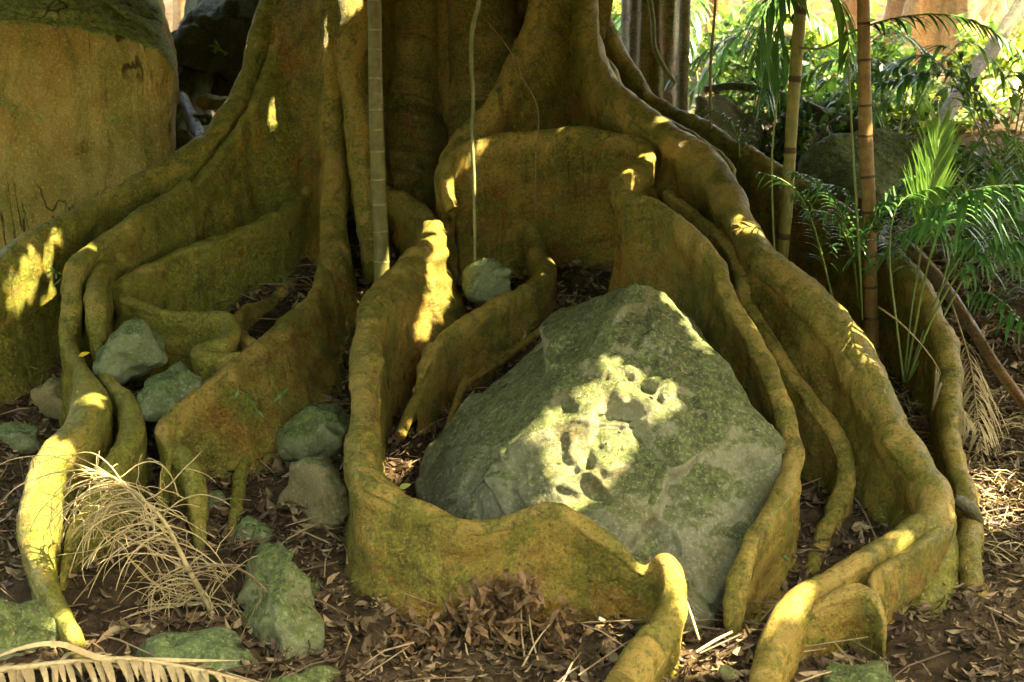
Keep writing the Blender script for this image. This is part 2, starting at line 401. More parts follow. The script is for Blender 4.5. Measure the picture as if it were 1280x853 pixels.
RD2 = [(392,335,6.1,9),(377,350,5.95,9),(358,362,5.75,9),(338,378,5.58,8),(312,384,5.42,8),(299,396,5.28,8),(298,410,5.15,8),(306,424,5.02,8),(316,432,4.92,7)]
RE = [(412,-60,6.3,19,0,0),(414,0,6.28,19,0,0),(416,80,6.24,18,0,0),(418,160,6.18,18,0,0),(419,230,6.08,18,.0,-.05),(417,280,5.95,18,.06,-.15),(415,315,5.76,18,.10,-.25),(405,345,5.55,16,.13,-.32),(388,377,5.3,14,.15,-.34),(360,405,5.08,13,.16,-.32),(333,426,4.92,13,.15,-.30),(306,447,4.79,13,.13,-.28),(268,480,4.62,12,.10,-.24),(234,502,4.5,12,.07,-.18),(212,524,4.41,13,.03,-.12),(205,545,4.33,13,.0,-.08),(214,566,4.25,11,0,-.05)]
REr = [(402,-60,6.26,7),(396,20,6.26,7),(388,70,6.24,7),(379,112,6.22,7),(366,150,6.22,7),(358,190,6.22,8),(360,240,6.2,8),(368,300,6.18,9),(376,360,6.15,9),(384,420,6.1,7)]
RF = [(430,-60,6.32,26),(434,10,6.28,25),(438,80,6.22,21),(442,140,6.15,17),(450,200,6.08,17),(458,260,6.0,17),(466,310,5.9,18),(472,350,5.8,20)]
RG = [(520,-60,6.74,34),(516,40,6.72,36),(514,110,6.68,38),(513,160,6.62,42),(509,220,6.52,44),(506,300,6.4,46)]
RG2 = [(600,-60,6.72,48),(604,60,6.74,50),(604,160,6.72,52),(602,280,6.6,54)]
RH = [(470,236,6.25,8),(488,246,6.1,13),(512,258,5.92,15),(533,276,5.72,16),(541,296,5.55,17,.1),(533,314,5.4,18,.14),(513,334,5.25,18,.15),(490,356,5.08,18,.12),(472,382,4.9,19,.06),(462,412,4.72,19),(459,446,4.55,19),(457,484,4.37,19),(454,530,4.17,21),(455,575,3.98,26),(472,610,3.86,25),(505,634,3.79,17),(540,643,3.75,15),(570,660,3.72,15),(600,663,3.71,15),(635,655,3.7,16),(668,646,3.69,16),(700,643,3.68,15),(728,659,3.65,15),(757,677,3.62,15),(783,699,3.6,14),(799,716,3.6,12),(809,718,3.6,12),(820,706,3.6,13),(833,706,3.57,15),(841,722,3.53,17),(843,745,3.48,18),(838,770,3.42,20),(822,796,3.34,24),(803,822,3.26,28),(780,860,3.16,30)]
for i, r in enumerate(RH):
    if i >= 12: 
        lx = (.02, -.0)[0]; RH[i] = (*r, 0.02 if i < 16 else 0.0, -.12 if i in (12, 13, 14, 15, 16) else (-.02 if i < 22 else .05))
    else: RH[i] = (*r[:4], (r[4] if len(r) > 4 else 0.0), 0.0)
RO = [(662,225,6.02,7),(664,262,5.96,9),(667,296,5.88,12),(674,326,5.74,15),(680,346,5.58,16),(660,362,5.40,13),(622,383,5.22,11),(586,403,5.06,11),(558,424,4.93,11),(540,442,4.82,11),(530,462,4.72,10),(518,486,4.62,8)]
RQ = [(690,-70,6.35,15),(674,0,6.32,15),(662,45,6.27,15),(642,88,6.2,15),(616,128,6.08,14),(588,160,6.0,13),(566,186,5.92,13),(555,210,5.82,13),(552,236,5.74,12)]
RJ = [(566,262,5.62,9),(556,238,5.64,11),(557,214,5.68,11),(572,193,5.76,11),(598,180,5.82,10),(640,172,5.88,9),(700,168,5.92,9),(750,169,5.9,9),(784,175,5.86,10),(804,184,5.78,12),(809,199,5.65,13),(800,213,5.53,13),(784,226,5.41,12),(773,237,5.3,12),(780,247,5.2,12),(806,254,5.08,12),(843,277,4.94,12),(876,306,4.8,13),(898,340,4.68,14),(912,378,4.58,14),(932,416,4.47,15),(956,455,4.35,16),(972,492,4.24,16),(984,530,4.14,16),(991,570,4.0,16),(986,606,3.86,17),(970,636,3.75,17),(950,662,3.68,17),(930,698,3.61,17),(918,730,3.57,16),(916,762,3.54,13),(920,785,3.52,8)]
RK = [(835,246,5.45,10),(880,280,5.22,12),(914,314,5.05,13),(927,345,4.93,13),(931,375,4.84,13),(948,406,4.74,13),(970,440,4.64,14),(992,474,4.54,14),(1018,508,4.44,15),(1044,544,4.34,15),(1056,578,4.25,15),(1057,606,4.17,14),(1048,634,4.1,13),(1034,660,4.02,12),(1022,692,3.93,11),(1008,722,3.84,10),(982,746,3.76,10),(950,770,3.66,10),(936,790,3.6,7)]
RL = [(722,-70,6.45,24),(728,0,6.42,24),(736,60,6.32,24),(752,105,6.18,23),(784,136,6.0,22),(824,166,5.8,21),(862,190,5.62,21),(892,220,5.45,21),(912,252,5.28,22),(928,290,5.1,24),(952,330,4.95,27),(990,362,4.82,29),(1024,393,4.7,30),(1052,428,4.58,31),(1078,470,4.44,31),(1102,512,4.3,30),(1125,552,4.17,29),(1148,588,4.05,27),(1165,618,3.95,25),(1164,644,3.86,22),(1140,664,3.77,18),(1106,684,3.69,17),(1075,702,3.62,17),(1042,724,3.55,17),(1008,746,3.49,20),(983,775,3.42,24),(968,810,3.34,24),(955,860,3.22,24)]
RL2 = [(1180,618,4.0,12),(1178,650,3.86,13),(1160,676,3.74,13),(1128,700,3.64,13),(1100,717,3.57,12),(1090,734,3.52,11),(1100,756,3.46,10)]
RL3 = [(985,790,3.44,10),(1004,772,3.44,12),(1030,755,3.46,12),(1060,743,3.48,12),(1084,746,3.47,11),(1098,760,3.44,9),(1106,782,3.42,7)]
RL4 = [(1168,655,3.92,32),(1166,700,3.84,34),(1160,745,3.74,36),(1150,800,3.6,38),(1132,880,3.44,40)]
RL5 = [(1150,680,3.86,30),(1120,740,3.72,34),(1090,800,3.58,36),(1060,880,3.42,36)]
RN = [(735,-60,6.85,18),(742,0,6.85,16),(766,58,6.85,14),(789,95,6.8,13),(812,127,6.72,12),(842,144,6.6,11),(880,163,6.42,11),(918,184,6.25,11),(952,202,6.08,11),(990,226,5.92,12),(1040,258,5.68,13),(1085,295,5.45,14),(1120,324,5.28,15),(1145,358,5.1,16),(1166,395,4.93,17),(1184,434,4.75,17),(1191,490,4.54,16),(1190,540,4.36,15),(1198,585,4.22,15),(1210,622,4.1,15),(1213,655,4.0,14),(1212,692,3.84,16),(1222,745,3.7,16),(1236,795,3.56,16),(1266,860,3.4,15)]
RN2 = [(752,70,6.55,10),(772,112,6.45,9),(800,140,6.32,9),(838,160,6.15,9),(876,180,6.0,9),(918,214,5.8,9)]
RN3 = [(1195,560,4.35,10),(1200,620,4.16,11),(1198,680,4.0,11),(1205,740,3.84,11),(1214,800,3.7,12),(1226,855,3.56,12)]
leg1 = [(206,548,4.36,12),(222,566,4.28,13),(238,586,4.2,13),(246,620,4.12,12),(250,660,4.02,10),(255,700,3.94,8)]
leg2 = [(312,520,4.66,10),(308,560,4.52,11),(303,590,4.38,12),(297,630,4.22,11),(291,670,4.07,10),(287,710,3.95,9),(290,750,3.84,8)]
leg3 = [(222,545,4.38,8),(212,575,4.27,9),(203,600,4.18,9),(200,625,4.1,7)]
mossy, plainb, redb = M_ROOTG, M_ROOT, M_ROOTB
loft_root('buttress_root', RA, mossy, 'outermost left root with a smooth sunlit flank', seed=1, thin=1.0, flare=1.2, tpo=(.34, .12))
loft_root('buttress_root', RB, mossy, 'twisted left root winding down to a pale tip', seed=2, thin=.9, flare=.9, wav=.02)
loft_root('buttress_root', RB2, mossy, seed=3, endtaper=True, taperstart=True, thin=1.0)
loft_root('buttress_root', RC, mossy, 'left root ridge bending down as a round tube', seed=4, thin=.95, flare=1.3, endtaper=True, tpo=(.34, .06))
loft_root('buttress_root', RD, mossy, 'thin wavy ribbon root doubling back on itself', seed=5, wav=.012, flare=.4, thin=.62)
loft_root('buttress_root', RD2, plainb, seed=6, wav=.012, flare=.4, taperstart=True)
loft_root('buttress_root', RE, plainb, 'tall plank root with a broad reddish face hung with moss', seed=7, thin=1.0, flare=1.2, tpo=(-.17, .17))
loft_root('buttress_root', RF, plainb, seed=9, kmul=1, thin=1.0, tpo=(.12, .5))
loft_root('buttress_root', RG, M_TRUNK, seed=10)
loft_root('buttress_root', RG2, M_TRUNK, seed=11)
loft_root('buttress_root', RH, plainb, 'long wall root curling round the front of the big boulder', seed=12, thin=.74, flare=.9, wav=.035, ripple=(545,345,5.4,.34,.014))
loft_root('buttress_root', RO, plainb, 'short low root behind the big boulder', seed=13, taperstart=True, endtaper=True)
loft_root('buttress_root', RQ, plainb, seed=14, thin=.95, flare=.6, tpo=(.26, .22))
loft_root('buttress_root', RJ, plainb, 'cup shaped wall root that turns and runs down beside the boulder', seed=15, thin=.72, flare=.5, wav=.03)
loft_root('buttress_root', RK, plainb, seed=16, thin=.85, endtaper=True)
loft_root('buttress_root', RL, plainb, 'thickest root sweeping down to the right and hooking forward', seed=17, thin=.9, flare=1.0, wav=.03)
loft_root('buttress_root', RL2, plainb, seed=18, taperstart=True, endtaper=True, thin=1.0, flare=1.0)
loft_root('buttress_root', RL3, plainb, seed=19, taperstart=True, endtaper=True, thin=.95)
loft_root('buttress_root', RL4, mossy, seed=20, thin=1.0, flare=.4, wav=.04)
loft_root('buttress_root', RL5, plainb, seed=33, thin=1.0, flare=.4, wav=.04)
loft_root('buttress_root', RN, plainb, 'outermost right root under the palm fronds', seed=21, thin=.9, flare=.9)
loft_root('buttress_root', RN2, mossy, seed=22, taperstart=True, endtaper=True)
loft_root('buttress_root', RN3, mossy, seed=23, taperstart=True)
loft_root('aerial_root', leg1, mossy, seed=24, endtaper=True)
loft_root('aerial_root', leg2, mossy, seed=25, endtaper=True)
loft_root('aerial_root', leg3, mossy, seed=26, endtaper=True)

def trunk_mesh(name, x, y, z0, z1, r, mat, parent, flutes=7, amp=.12, flare=.5, seed=0, nz=120, na=160, leanx=0.0):
    z = np.linspace(z0, z1, nz); a = np.linspace(0, 2*math.pi, na, endpoint=False)
    Z, A = np.meshgrid(z, a, indexing='ij')
    q = np.stack([np.cos(A)*1.5, np.sin(A)*1.5, Z*.35+seed], -1).reshape(-1, 3)
    rr = r*(1+amp*fbm(q, 1.3, 3).reshape(Z.shape)+.5*amp*np.sin(A*flutes+1.2*np.sin(Z*.6+seed)))
    rr = rr*(1+flare*np.exp(-(Z-z0)/.6))
    q2 = np.stack([np.cos(A)*r*14, np.sin(A)*r*14, Z*2+seed], -1).reshape(-1, 3)
    rr = rr+.018*r/.5*fbm(q2, 1.0, 4).reshape(Z.shape)
    V = np.stack([x+leanx*(Z-z0)+rr*np.cos(A), y+rr*np.sin(A), Z], -1).reshape(-1, 3)
    i = np.arange(nz-1)[:, None]; j = np.arange(na)[None]; k = (j+1) % na
    F = np.stack([i*na+j+0*k, i*na+k, (i+1)*na+k, (i+1)*na+j+0*k], -1).reshape(-1, 4)
    uv = np.stack([(A*r).ravel(), Z.ravel()], 1)
    return mk(name, V, F, mat, parent, uv=uv)
trunk_mesh('trunk', TREE[0], TREE[1], .5, 8.5, .82, M_TRUNK, fig, 7, .08, .25, 3, 200, 260)

# ------------------------------------------------------------------ rocks
def subdiv(V, F):
    E = np.vstack([F[:, [0, 1]], F[:, [1, 2]], F[:, [2, 0]]]); Es = np.sort(E, 1)
    U, inv = np.unique(Es, axis=0, return_inverse=True); inv = inv.ravel()
    mid = (V[U[:, 0]]+V[U[:, 1]])/2; n = len(V); k = len(F)
    a, b, c = inv[:k]+n, inv[k:2*k]+n, inv[2*k:]+n
    F2 = np.vstack([np.stack([F[:, 0], a, c], 1), np.stack([a, F[:, 1], b], 1), np.stack([c, b, F[:, 2]], 1), np.stack([a, b, c], 1)])
    return np.vstack([V, mid]), F2
def lap(V, F, it, lam=.5):
    E = np.vstack([F[:, [0, 1]], F[:, [1, 2]], F[:, [2, 0]]]); E = np.vstack([E, E[:, ::-1]])
    cnt = np.bincount(E[:, 0], minlength=len(V))[:, None]
    for _ in range(it):
        s = np.stack([np.bincount(E[:, 0], V[E[:, 1], k], minlength=len(V)) for k in range(3)], 1)
        V = V+lam*(s/cnt-V)
    return V
def hull(pts):
    bm = bmesh.new()
    for p in pts: bm.verts.new([float(c) for c in p])
    r = bmesh.ops.convex_hull(bm, input=bm.verts[:])
    bm.verts.ensure_lookup_table()
    loose = [v for v in bm.verts if not v.link_faces]
    bmesh.ops.delete(bm, geom=loose, context='VERTS')
    bmesh.ops.triangulate(bm, faces=bm.faces[:]); bmesh.ops.recalc_face_normals(bm, faces=bm.faces[:])
    bm.verts.index_update()
    V = np.array([v.co[:] for v in bm.verts]); F = np.array([[v.index for v in f.verts] for f in bm.faces]); bm.free()
    return V, F
def vnormals(V, F):
    fn = np.cross(V[F[:, 1]]-V[F[:, 0]], V[F[:, 2]]-V[F[:, 0]]); N = np.zeros_like(V)
    for k in range(3):
        for c in range(3): N[:, c] += np.bincount(F[:, k], fn[:, c], minlength=len(V))
    return norm(N)
def rock(name, pts, mat, label, cat='rock', group=None, target=.02, rough=.02, rnd=6, seed=0, facet=.05, crack=0.0, parent=None, chips=(), notch=()):
    V, F = hull(pts)
    size = np.linalg.norm(V.max(0)-V.min(0))
    # even out the triangles by splitting long ones first
    for _ in range(8):
        e = np.max([np.linalg.norm(V[F[:, i]]-V[F[:, (i+1) % 3]], axis=1).max() for i in range(3)])
        if e < target*3 or len(F) > 60000: break
        V, F = subdiv(V, F)
    V = lap(V, F, rnd)
    N = vnormals(V, F)
    # planar chips: quantised noise, then broad and fine roughness
    d = facet*size*(.5*vnoise(V*(3.2/size)*1.0+seed*7.7)+.35*np.abs(vnoise(V*(7.5/size)+seed*3.3))-.2)
    d += rough*fbm(V, 5.5/max(size, .25), 5, .55, seed)
    if chips:
        rr = np.random.default_rng(seed+99)
        for px_, py_, y_, rad_ in notch:
            c_ = P(px_, py_, y_); gw = np.exp(-(((V-c_)/rad_)**2).sum(1)*1.2)
            sd = c_+rr.normal(size=(9, 3))*rad_*.6; gr = rr.normal(size=(9, 3))*.55
            Vj = V+.02*np.stack([fbm(V, 7, 2, .5, 71+k) for k in range(3)], 1)
            dd = ((Vj[:, None]-sd[None])**2).sum(2); idx = dd.argmin(1)
            d += gw*np.clip(np.einsum('ij,ij->i', V-sd[idx], gr[idx])-.012, -.045, .02)
        for ncell, slope, stp in chips:
            sd = V[rr.integers(len(V), size=ncell)]; gr = rr.normal(size=(ncell, 3))*slope; of = rr.normal(size=ncell)*stp
            idx = np.zeros(len(V), int); best = np.full(len(V), 1e9); Vw = V+.03*np.stack([fbm(V, 4, 3, .5, 61+k) for k in range(3)], 1)
            for q in range(ncell):
                dd = ((Vw-sd[q])**2).sum(1); m_ = dd < best; best[m_] = dd[m_]; idx[m_] = q
            dv = np.einsum('ij,ij->i', V-sd[idx], gr[idx])+of[idx]
            d += np.clip(dv, -.03, .03)
    if crack:
        c1 = np.abs(fbm(V*np.array([1, 1, .6]), 2.6, 3, .5, seed+4)); d -= crack*np.exp(-(c1/.035)**2)
        c2 = np.abs(fbm(V*np.array([.6, 1, 1.4]), 4.2, 2, .5, seed+9)); d -= crack*.6*np.exp(-(c2/.03)**2)
    V = lap(V+N*d[:, None], F, (3 if len(V) > 20000 else 2) if chips else 0)
    V, F = subdiv(V, F) if len(F) < 50000 else (V, F)
    N = vnormals(V, F); V = V+N*(.0035*fbm(V, 30, 3, .6, seed))[:, None]
    BANKPTS.append(V[np.abs(V[:, 2]-G(V[:, 0], V[:, 1])) < .03][:, :2])
    b = V.mean(0); b[2] = V[:, 2].min()
    o = mk(name, V-b, F, mat, parent); o.location = b
    return tag(o, label, cat, group)

B = lambda *a: P(*a)
pts = [B(795,353,4.32),B(830,359,4.37),B(903,476,4.08),B(972,560,3.97),B(980,602,3.92),B(646,543,3.86),B(838,487,3.92),B(706,630,3.74),B(790,716,3.65),B(885,776,3.58),B(938,690,3.76),
       B(520,606,4.22),B(545,642,3.98),B(610,647,3.86),B(700,398,4.7),B(612,478,4.52),B(535,565,4.36),B(860,420,4.7),B(950,560,4.5),B(700,560,5.1),B(880,560,5.0),B(800,880,3.6),B(560,780,4.1),B(895,840,3.72),B(700,770,3.65)]
rock('boulder', pts, M_BOULD, 'big angular grey green boulder cradled by the roots, its cracked face in sunlight', target=.012, rough=.009, rnd=1, seed=2, facet=.003, chips=((14, .035, 0), (90, .10, 0)), notch=((765,520,3.88,.17),(800,470,3.98,.12),(735,585,3.8,.12)))
pts = [B(-160,30,6.0),B(60,26,6.35),B(150,42,6.5),B(198,62,6.6),B(219,90,6.65),B(217,140,6.65),B(212,200,6.6),B(205,330,6.45),B(-160,420,5.75),B(-160,-70,6.6),B(90,-60,7.0),B(200,8,7.2),B(218,60,7.3),B(222,200,7.4),B(-100,-90,8.8),B(190,-40,9.0),B(215,330,8.8),B(-200,330,8.8)]
rock('boulder', pts, M_SLAB, 'huge flat faced ochre boulder rising beside the outermost left root', target=.03, rough=.02, rnd=5, seed=5, facet=.004, chips=((30, .03, 0), (160, .05, .002)))
pts = [B(222,60,8.6),B(250,20,8.6),B(300,-10,8.7),B(360,-20,8.8),B(370,60,8.6),B(330,112,8.8),B(270,108,9.0),B(232,90,9.0),B(250,-60,9.6),B(370,-60,9.8),B(240,140,10.4),B(370,140,10.4),B(225,20,9.6)]
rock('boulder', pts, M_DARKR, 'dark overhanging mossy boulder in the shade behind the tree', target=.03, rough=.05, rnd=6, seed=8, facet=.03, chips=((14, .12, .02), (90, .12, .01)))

def stone(px, py, w, h, y, mat, label, seed, dep=.8, group='stones lying among the roots', squash=None, cat='stone', tilt=0.0, facet=.07):
    r = np.random.default_rng(seed); m = mpp(y); c = P(px, py, y)
    u = norm(r.normal(size=(22, 3)))
    u = np.sign(u)*np.abs(u)**.75
    v = u*np.array([w*m/2, w*m/2*dep, h*m/2])*1.08
    ct, st = math.cos(tilt), math.sin(tilt)
    v = np.stack([v[:, 0]*ct-v[:, 2]*st, v[:, 1], v[:, 0]*st+v[:, 2]*ct], 1)
    return rock('stone', v+c, mat, label, cat, group, target=.016, rough=.012, rnd=4, seed=seed, facet=facet*.4, chips=((9, .2, 0), (40, .16, 0)))
stone(158,442,92,70,4.72,M_STONE,'grey green wedge of stone lodged against the tube like left root',11,tilt=.35)
stone(207,500,92,88,4.55,M_STONE,'pale green pointed stone below the ribbon root',12)
stone(62,502,66,60,4.82,M_STONEB,'brownish stone leaning under the outermost left root',13,tilt=.5)
stone(26,548,64,34,4.62,M_STONE,'low flat stone at the left edge beside the twisted root',14)
stone(394,553,96,88,4.5,M_MOSSR,'upper mossy stone wedged left of the long wall root',15,tilt=.3)
stone(386,632,104,116,4.2,M_STONEB,'lower brown rounded stone wedged left of the long wall root',16)
stone(268,640,44,66,4.28,M_STONE,'small stone in the shade behind the hanging aerial roots',18)
stone(318,672,64,56,4.08,M_STONE,'pale stone just above the tall mossy stone',19)
pts = [B(314,694,3.68),B(350,668,3.68),B(366,680,3.6),B(396,718,3.6),B(405,760,3.56),B(409,850,3.5),B(310,856,3.48),B(306,770,3.58),B(354,745,3.48),B(352,860,3.4),B(330,680,3.95),B(395,730,3.95),B(400,800,3.95),B(306,800,3.95)]
o = rock('stone', pts, M_MOSSR, 'tall mossy stone standing right of the dry twiggy branch', 'stone', 'stones lying among the roots', .014, .012, 3, 21, .02, chips=((9, .25, 0), (40, .16, 0)))
stone(22,796,124,96,3.5,M_MOSSR,'mossy green stone in the bottom left corner',22,dep=.7,tilt=-.3)
stone(250,832,196,70,3.42,M_STONE,'flat pale edged stone beside the dead palm frond',23,dep=.6,tilt=-.18)
stone(378,852,100,34,3.32,M_MOSSR,'low mossy stone at the bottom edge',24)
stone(611,358,62,62,5.36,M_STONE,'small green stone tucked in behind the short low root',25,tilt=.4)
stone(1266,745,60,80,4.05,M_MOSSR,'green mossy stone at the right edge beside the outermost right root',26)
stone(1076,848,100,44,3.3,M_MOSSR,'bright mossy stone in front of the thickest root',27)
stone(912,846,30,24,3.3,M_STONEB,'tiny tan stone near the bottom of the sunlit litter',28)
pts = [B(990,230,6.6),B(1000,200,6.7),B(1040,172,6.8),B(1100,163,7.0),B(1160,176,7.0),B(1200,205,6.9),B(1210,240,6.8),B(1080,240,6.3),B(1000,260,6.6),B(1100,180,7.9),B(1010,210,7.7),B(1220,220,7.8),B(1100,280,7.0)]
rock('boulder', pts, M_MOSSR, 'low domed mossy boulder behind the two palm stems', 'rock', None, .02, .03, 8, 31, .02)
pts = [B(866,190,7.4),B(872,120,7.6),B(898,112,7.7),B(930,150,7.6),B(956,160,7.6),B(950,190,7.4),B(900,200,7.2),B(880,160,8.0),B(950,170,8.0),B(920,200,8.0)]
rock('rock', pts, M_STONEB, 'smooth brown rock slab behind the mossy root ridge', 'rock', None, .02, .02, 6, 33, .02)
pts = [B(1226,128,11),B(1226,104,11.2),B(1245,96,11.6),B(1300,98,11.6),B(1330,130,11),B(1240,92,12.5),B(1330,92,12.5),B(1330,140,12.5),B(1230,135,12.5)]
rock('rock', pts, M_BGROCK, 'sunlit ochre block of rock in the right background', 'rock', None, .04, .03, 5, 34, .02)
for i, (px, py, w, h, y, lb) in enumerate([(1215,160,60,40,10.5,'grey stone below the sunlit ochre block'),(905,75,60,26,14,'pale rounded stone beyond the fallen mossy branch'),(770,38,30,40,13,'grey stone glimpsed left of the grey barked tree'),(1150,140,50,26,11,'flat stone among the sunlit bushes')]):
    stone(px, py, w, h, y, M_BGROCK if i in (3,) else M_STONE, lb, 60+i, group='stones in the background')
for i, (px, py, w, h, y, lb) in enumerate([(248,150,40,16,7.6,'brown broken rock in the dark gap beside the ochre boulder'),(230,178,44,40,7.2,'dark stone at the foot of the dark gap'),(280,128,60,14,8.2,'thin slab of stone under the overhanging boulder')]):
    stone(px, py, w, h, y, M_STONEB, lb, 70+i, group='stones in the dark gap')

# ------------------------------------------------------------------ ground
BK = np.zeros((400, 270))
for bp in BANKPTS:
    if len(bp) == 0: continue
    q = bp; ix = ((q[:, 0]+4)/.02).astype(int); iy = ((q[:, 1]-2.6)/.02).astype(int); ok = (ix >= 0) & (ix < 400) & (iy >= 0) & (iy < 270)
    BK[ix[ok], iy[ok]] = 1
_g = np.exp(-(np.arange(-12, 13)/4.0)**2/2); _g /= _g.sum()
BK = np.apply_along_axis(lambda v: np.convolve(v, _g, 'same'), 0, BK); BK = np.apply_along_axis(lambda v: np.convolve(v, _g, 'same'), 1, BK)
BK = np.clip(BK/.14, 0, 1)**.8
def bank(x, y):
    ix = np.clip(((np.asarray(x)+4)/.02), 0, 398.9); iy = np.clip(((np.asarray(y)-2.6)/.02), 0, 268.9)
    a = ix.astype(int); b = iy.astype(int); u = ix-a; v = iy-b
    return .028*((BK[a, b]*(1-u)+BK[a+1, b]*u)*(1-v)+(BK[a, b+1]*(1-u)+BK[a+1, b+1]*u)*v)
def ground_mesh():
    xs = np.concatenate([np.linspace(-60, -4, 60)[:-1], np.linspace(-4, 4, 420), np.linspace(4, 60, 60)[1:]])
    ys = np.concatenate([np.linspace(-6, 2.6, 40)[:-1], np.linspace(2.6, 8, 320), np.linspace(8, 18, 160)[1:], np.linspace(18, 90, 90)[1:]])
    X, Y = np.meshgrid(xs, ys, indexing='ij'); Z = G(X, Y)
    p = np.stack([X, Y, X*0], -1).reshape(-1, 3)
    Z = Z + (.035*fbm(p, 2.2, 4)+.012*fbm(p, 14, 3)).reshape(Z.shape) - .01
    Z += np.clip(X-2.0, 0, 20)*.02
    Z += bank(X.ravel(), Y.ravel()).reshape(Z.shape)*(1+.5*fbm(p, 9, 2)).reshape(Z.shape)
    V = np.stack([X, Y, Z], -1).reshape(-1, 3); n, m = X.shape
    i = np.arange(n-1)[:, None]; j = np.arange(m-1)[None]; a = i*m+j
    F = np.stack([a, a+m, a+m+1, a+1], -1).reshape(-1, 4)
    return mk('ground', V, F, M_SOIL)
tag(ground_mesh(), 'bare dark forest soil under the litter', 'ground', None, 'structure')

def rand_dirs(n, flat=.5, r=rng):
    d = r.normal(size=(n, 3)); d[:, 2] *= flat; return norm(d)
def litter(n, x0, x1, y0, y1, size, name, label, seed, lift=.015):
    r = np.random.default_rng(seed); mb = MB()
    for mi, frac in enumerate((.42, .26, .32)):
        k = int(n*frac); x = r.uniform(x0, x1, k); y = r.uniform(y0, y1, k)
        p = np.stack([x, y, x*0], 1)
        kp = fbm(np.stack([x, y, x*0], 1), 1.9, 3, .5, seed)+.55*r.random(k) > -.12; x = x[kp]; y = y[kp]; p = p[kp]; k = len(x)
        z = G(x, y)+.035*fbm(p, 2.2, 4)+.012*fbm(p, 14, 3)-.01+np.clip(x-2.0, 0, 20)*.02+r.uniform(0, lift*2, k)+bank(x, y)*(1+.5*fbm(p, 9, 2))
        A = rand_dirs(k, .4, r)*(size*np.clip(r.lognormal(-.25, .5, k), .3, 2.4))[:, None]
        Bv = norm(np.cross(A, np.array([0, 0, 1.0])+.5*r.normal(size=(k, 3))))*(np.linalg.norm(A, axis=1)*r.uniform(.16, .5, k))[:, None]
        mb.leaves(np.stack([x, y, z], 1), A, Bv, mi, bend=.5)
    # twigs
    for _ in range(n//40):
        x = r.uniform(x0, x1); y = r.uniform(y0, y1); z = G(x, y)+.03+np.clip(x-2, 0, 20)*.02; d = rand_dirs(1, .15, r)[0]*r.uniform(.06, .2)
        mb.tube([(x-d[0], y-d[1], z-d[2]), (x+r.normal()*.01, y, z+.01), (x+d[0], y+d[1], z+d[2])], [.003, .003, .0015], 4, r.integers(0, 3))
    return tag(mb.build(name, M_LIT, smooth=False), label, 'leaf litter', None, 'stuff')
litter(42000, -2.2, 2.4, 2.7, 6.2, .023, 'leaf_litter', 'dead brown leaves and twigs covering the soil between the roots', 3)
litter(9000, -3, 6.5, 6.2, 14, .07, 'leaf_litter', 'sunlit dead leaves and twigs on the background slope', 4)

# ------------------------------------------------------------------ palms
def frond_parts(parent, rows, n=26, ll=.25, w=.012, mat=M_PALM, up=(0, 0, 1), droop=.5, ang=45, seed=0, rach=.006, t0=.12, sides=(-1, 1), rmat=None, jitter=.12, fold=.25, name='frond', tipnarrow=.35):
    r = np.random.default_rng(seed)
    C, s = resample([[*P(*q)] for q in rows], .01); L = s[-1]
    T = norm(np.gradient(C, axis=0)); mb = MB(); up = norm(np.array(up, float))
    for k in range(n):
        t = t0+(1-t0)*(k+.5)/n
        for sd in sides:
            tt = np.clip(t+r.normal()*.3/n, 0, 1); i = min(len(C)-1, int(tt*(len(C)-1)))
            p = C[i]; tg = T[i]; side = norm(np.cross(tg, up))*sd
            a = R(ang*(1-.45*tt)+r.normal()*6); d = side*math.sin(a)+tg*math.cos(a)+up*r.normal()*jitter
            d = norm(d); le = ll*(math.sin(math.pi*(.18+.72*tt))**.6)*(1-.35*tt)*r.uniform(.85, 1.1)
            u = np.linspace(0, 1, 7)[:, None]
            q = p+d*le*u+np.array([0, 0, -1.0])*le*droop*r.uniform(.7, 1.3)*u**2.2
            wd = w*np.array([.35, .8, 1, .95, .75, .45, .04])
            sv = norm(np.cross(np.gradient(q, axis=0), np.cross(d, norm(np.cross(d, up)))+1e-6)); 
            mb.strip(q, sv, wd, 0, fold)
    o = mb.build(name, mat, parent)
    rb = MB(); m = np.linspace(1, 0, len(C)); rb.tube(C[::4], rach*(.3+.7*m[::4]), 6)
    ro = rb.build('rachis', rmat or M_STEMG, o)
    return o
def ringed_stem(parent, rows, mat, rmat, gap, name='stem', seed=0):
    r = np.random.default_rng(seed)
    C, s = resample([[*P(q[0], q[1], q[2]), q[3]*mpp(q[2])] for q in rows], .012)
    rad = C[:, 3]*(1+.03*fbm(np.stack([s*6, s*0, s*0], 1), 1, 2))
    mb = MB(); mb.tube(C[:, :3], rad, 18)
    x = gap*.4
    while x < s[-1]:
        i = np.searchsorted(s, x); i = min(max(i, 1), len(C)-2); T = norm(C[i+1, :3]-C[i-1, :3])
        c = C[i, :3]; R0 = rad[i]; h = gap*.045
        T = norm(T+np.array([r.normal()*.05, r.normal()*.05, 0]))
        mb.tube([c-T*h*1.2, c-T*h*.5, c+T*h*.5, c+T*h*1.2], [R0*.96, R0*(1.02+.02*r.random()), R0*1.03, R0*.96], 18, 1); x += gap*r.uniform(.75, 1.25)
    return mb.build(name, [mat, rmat], parent)
def base_of(rows, y): p = P(*rows); p[2] = float(G(p[0], p[1])); return p

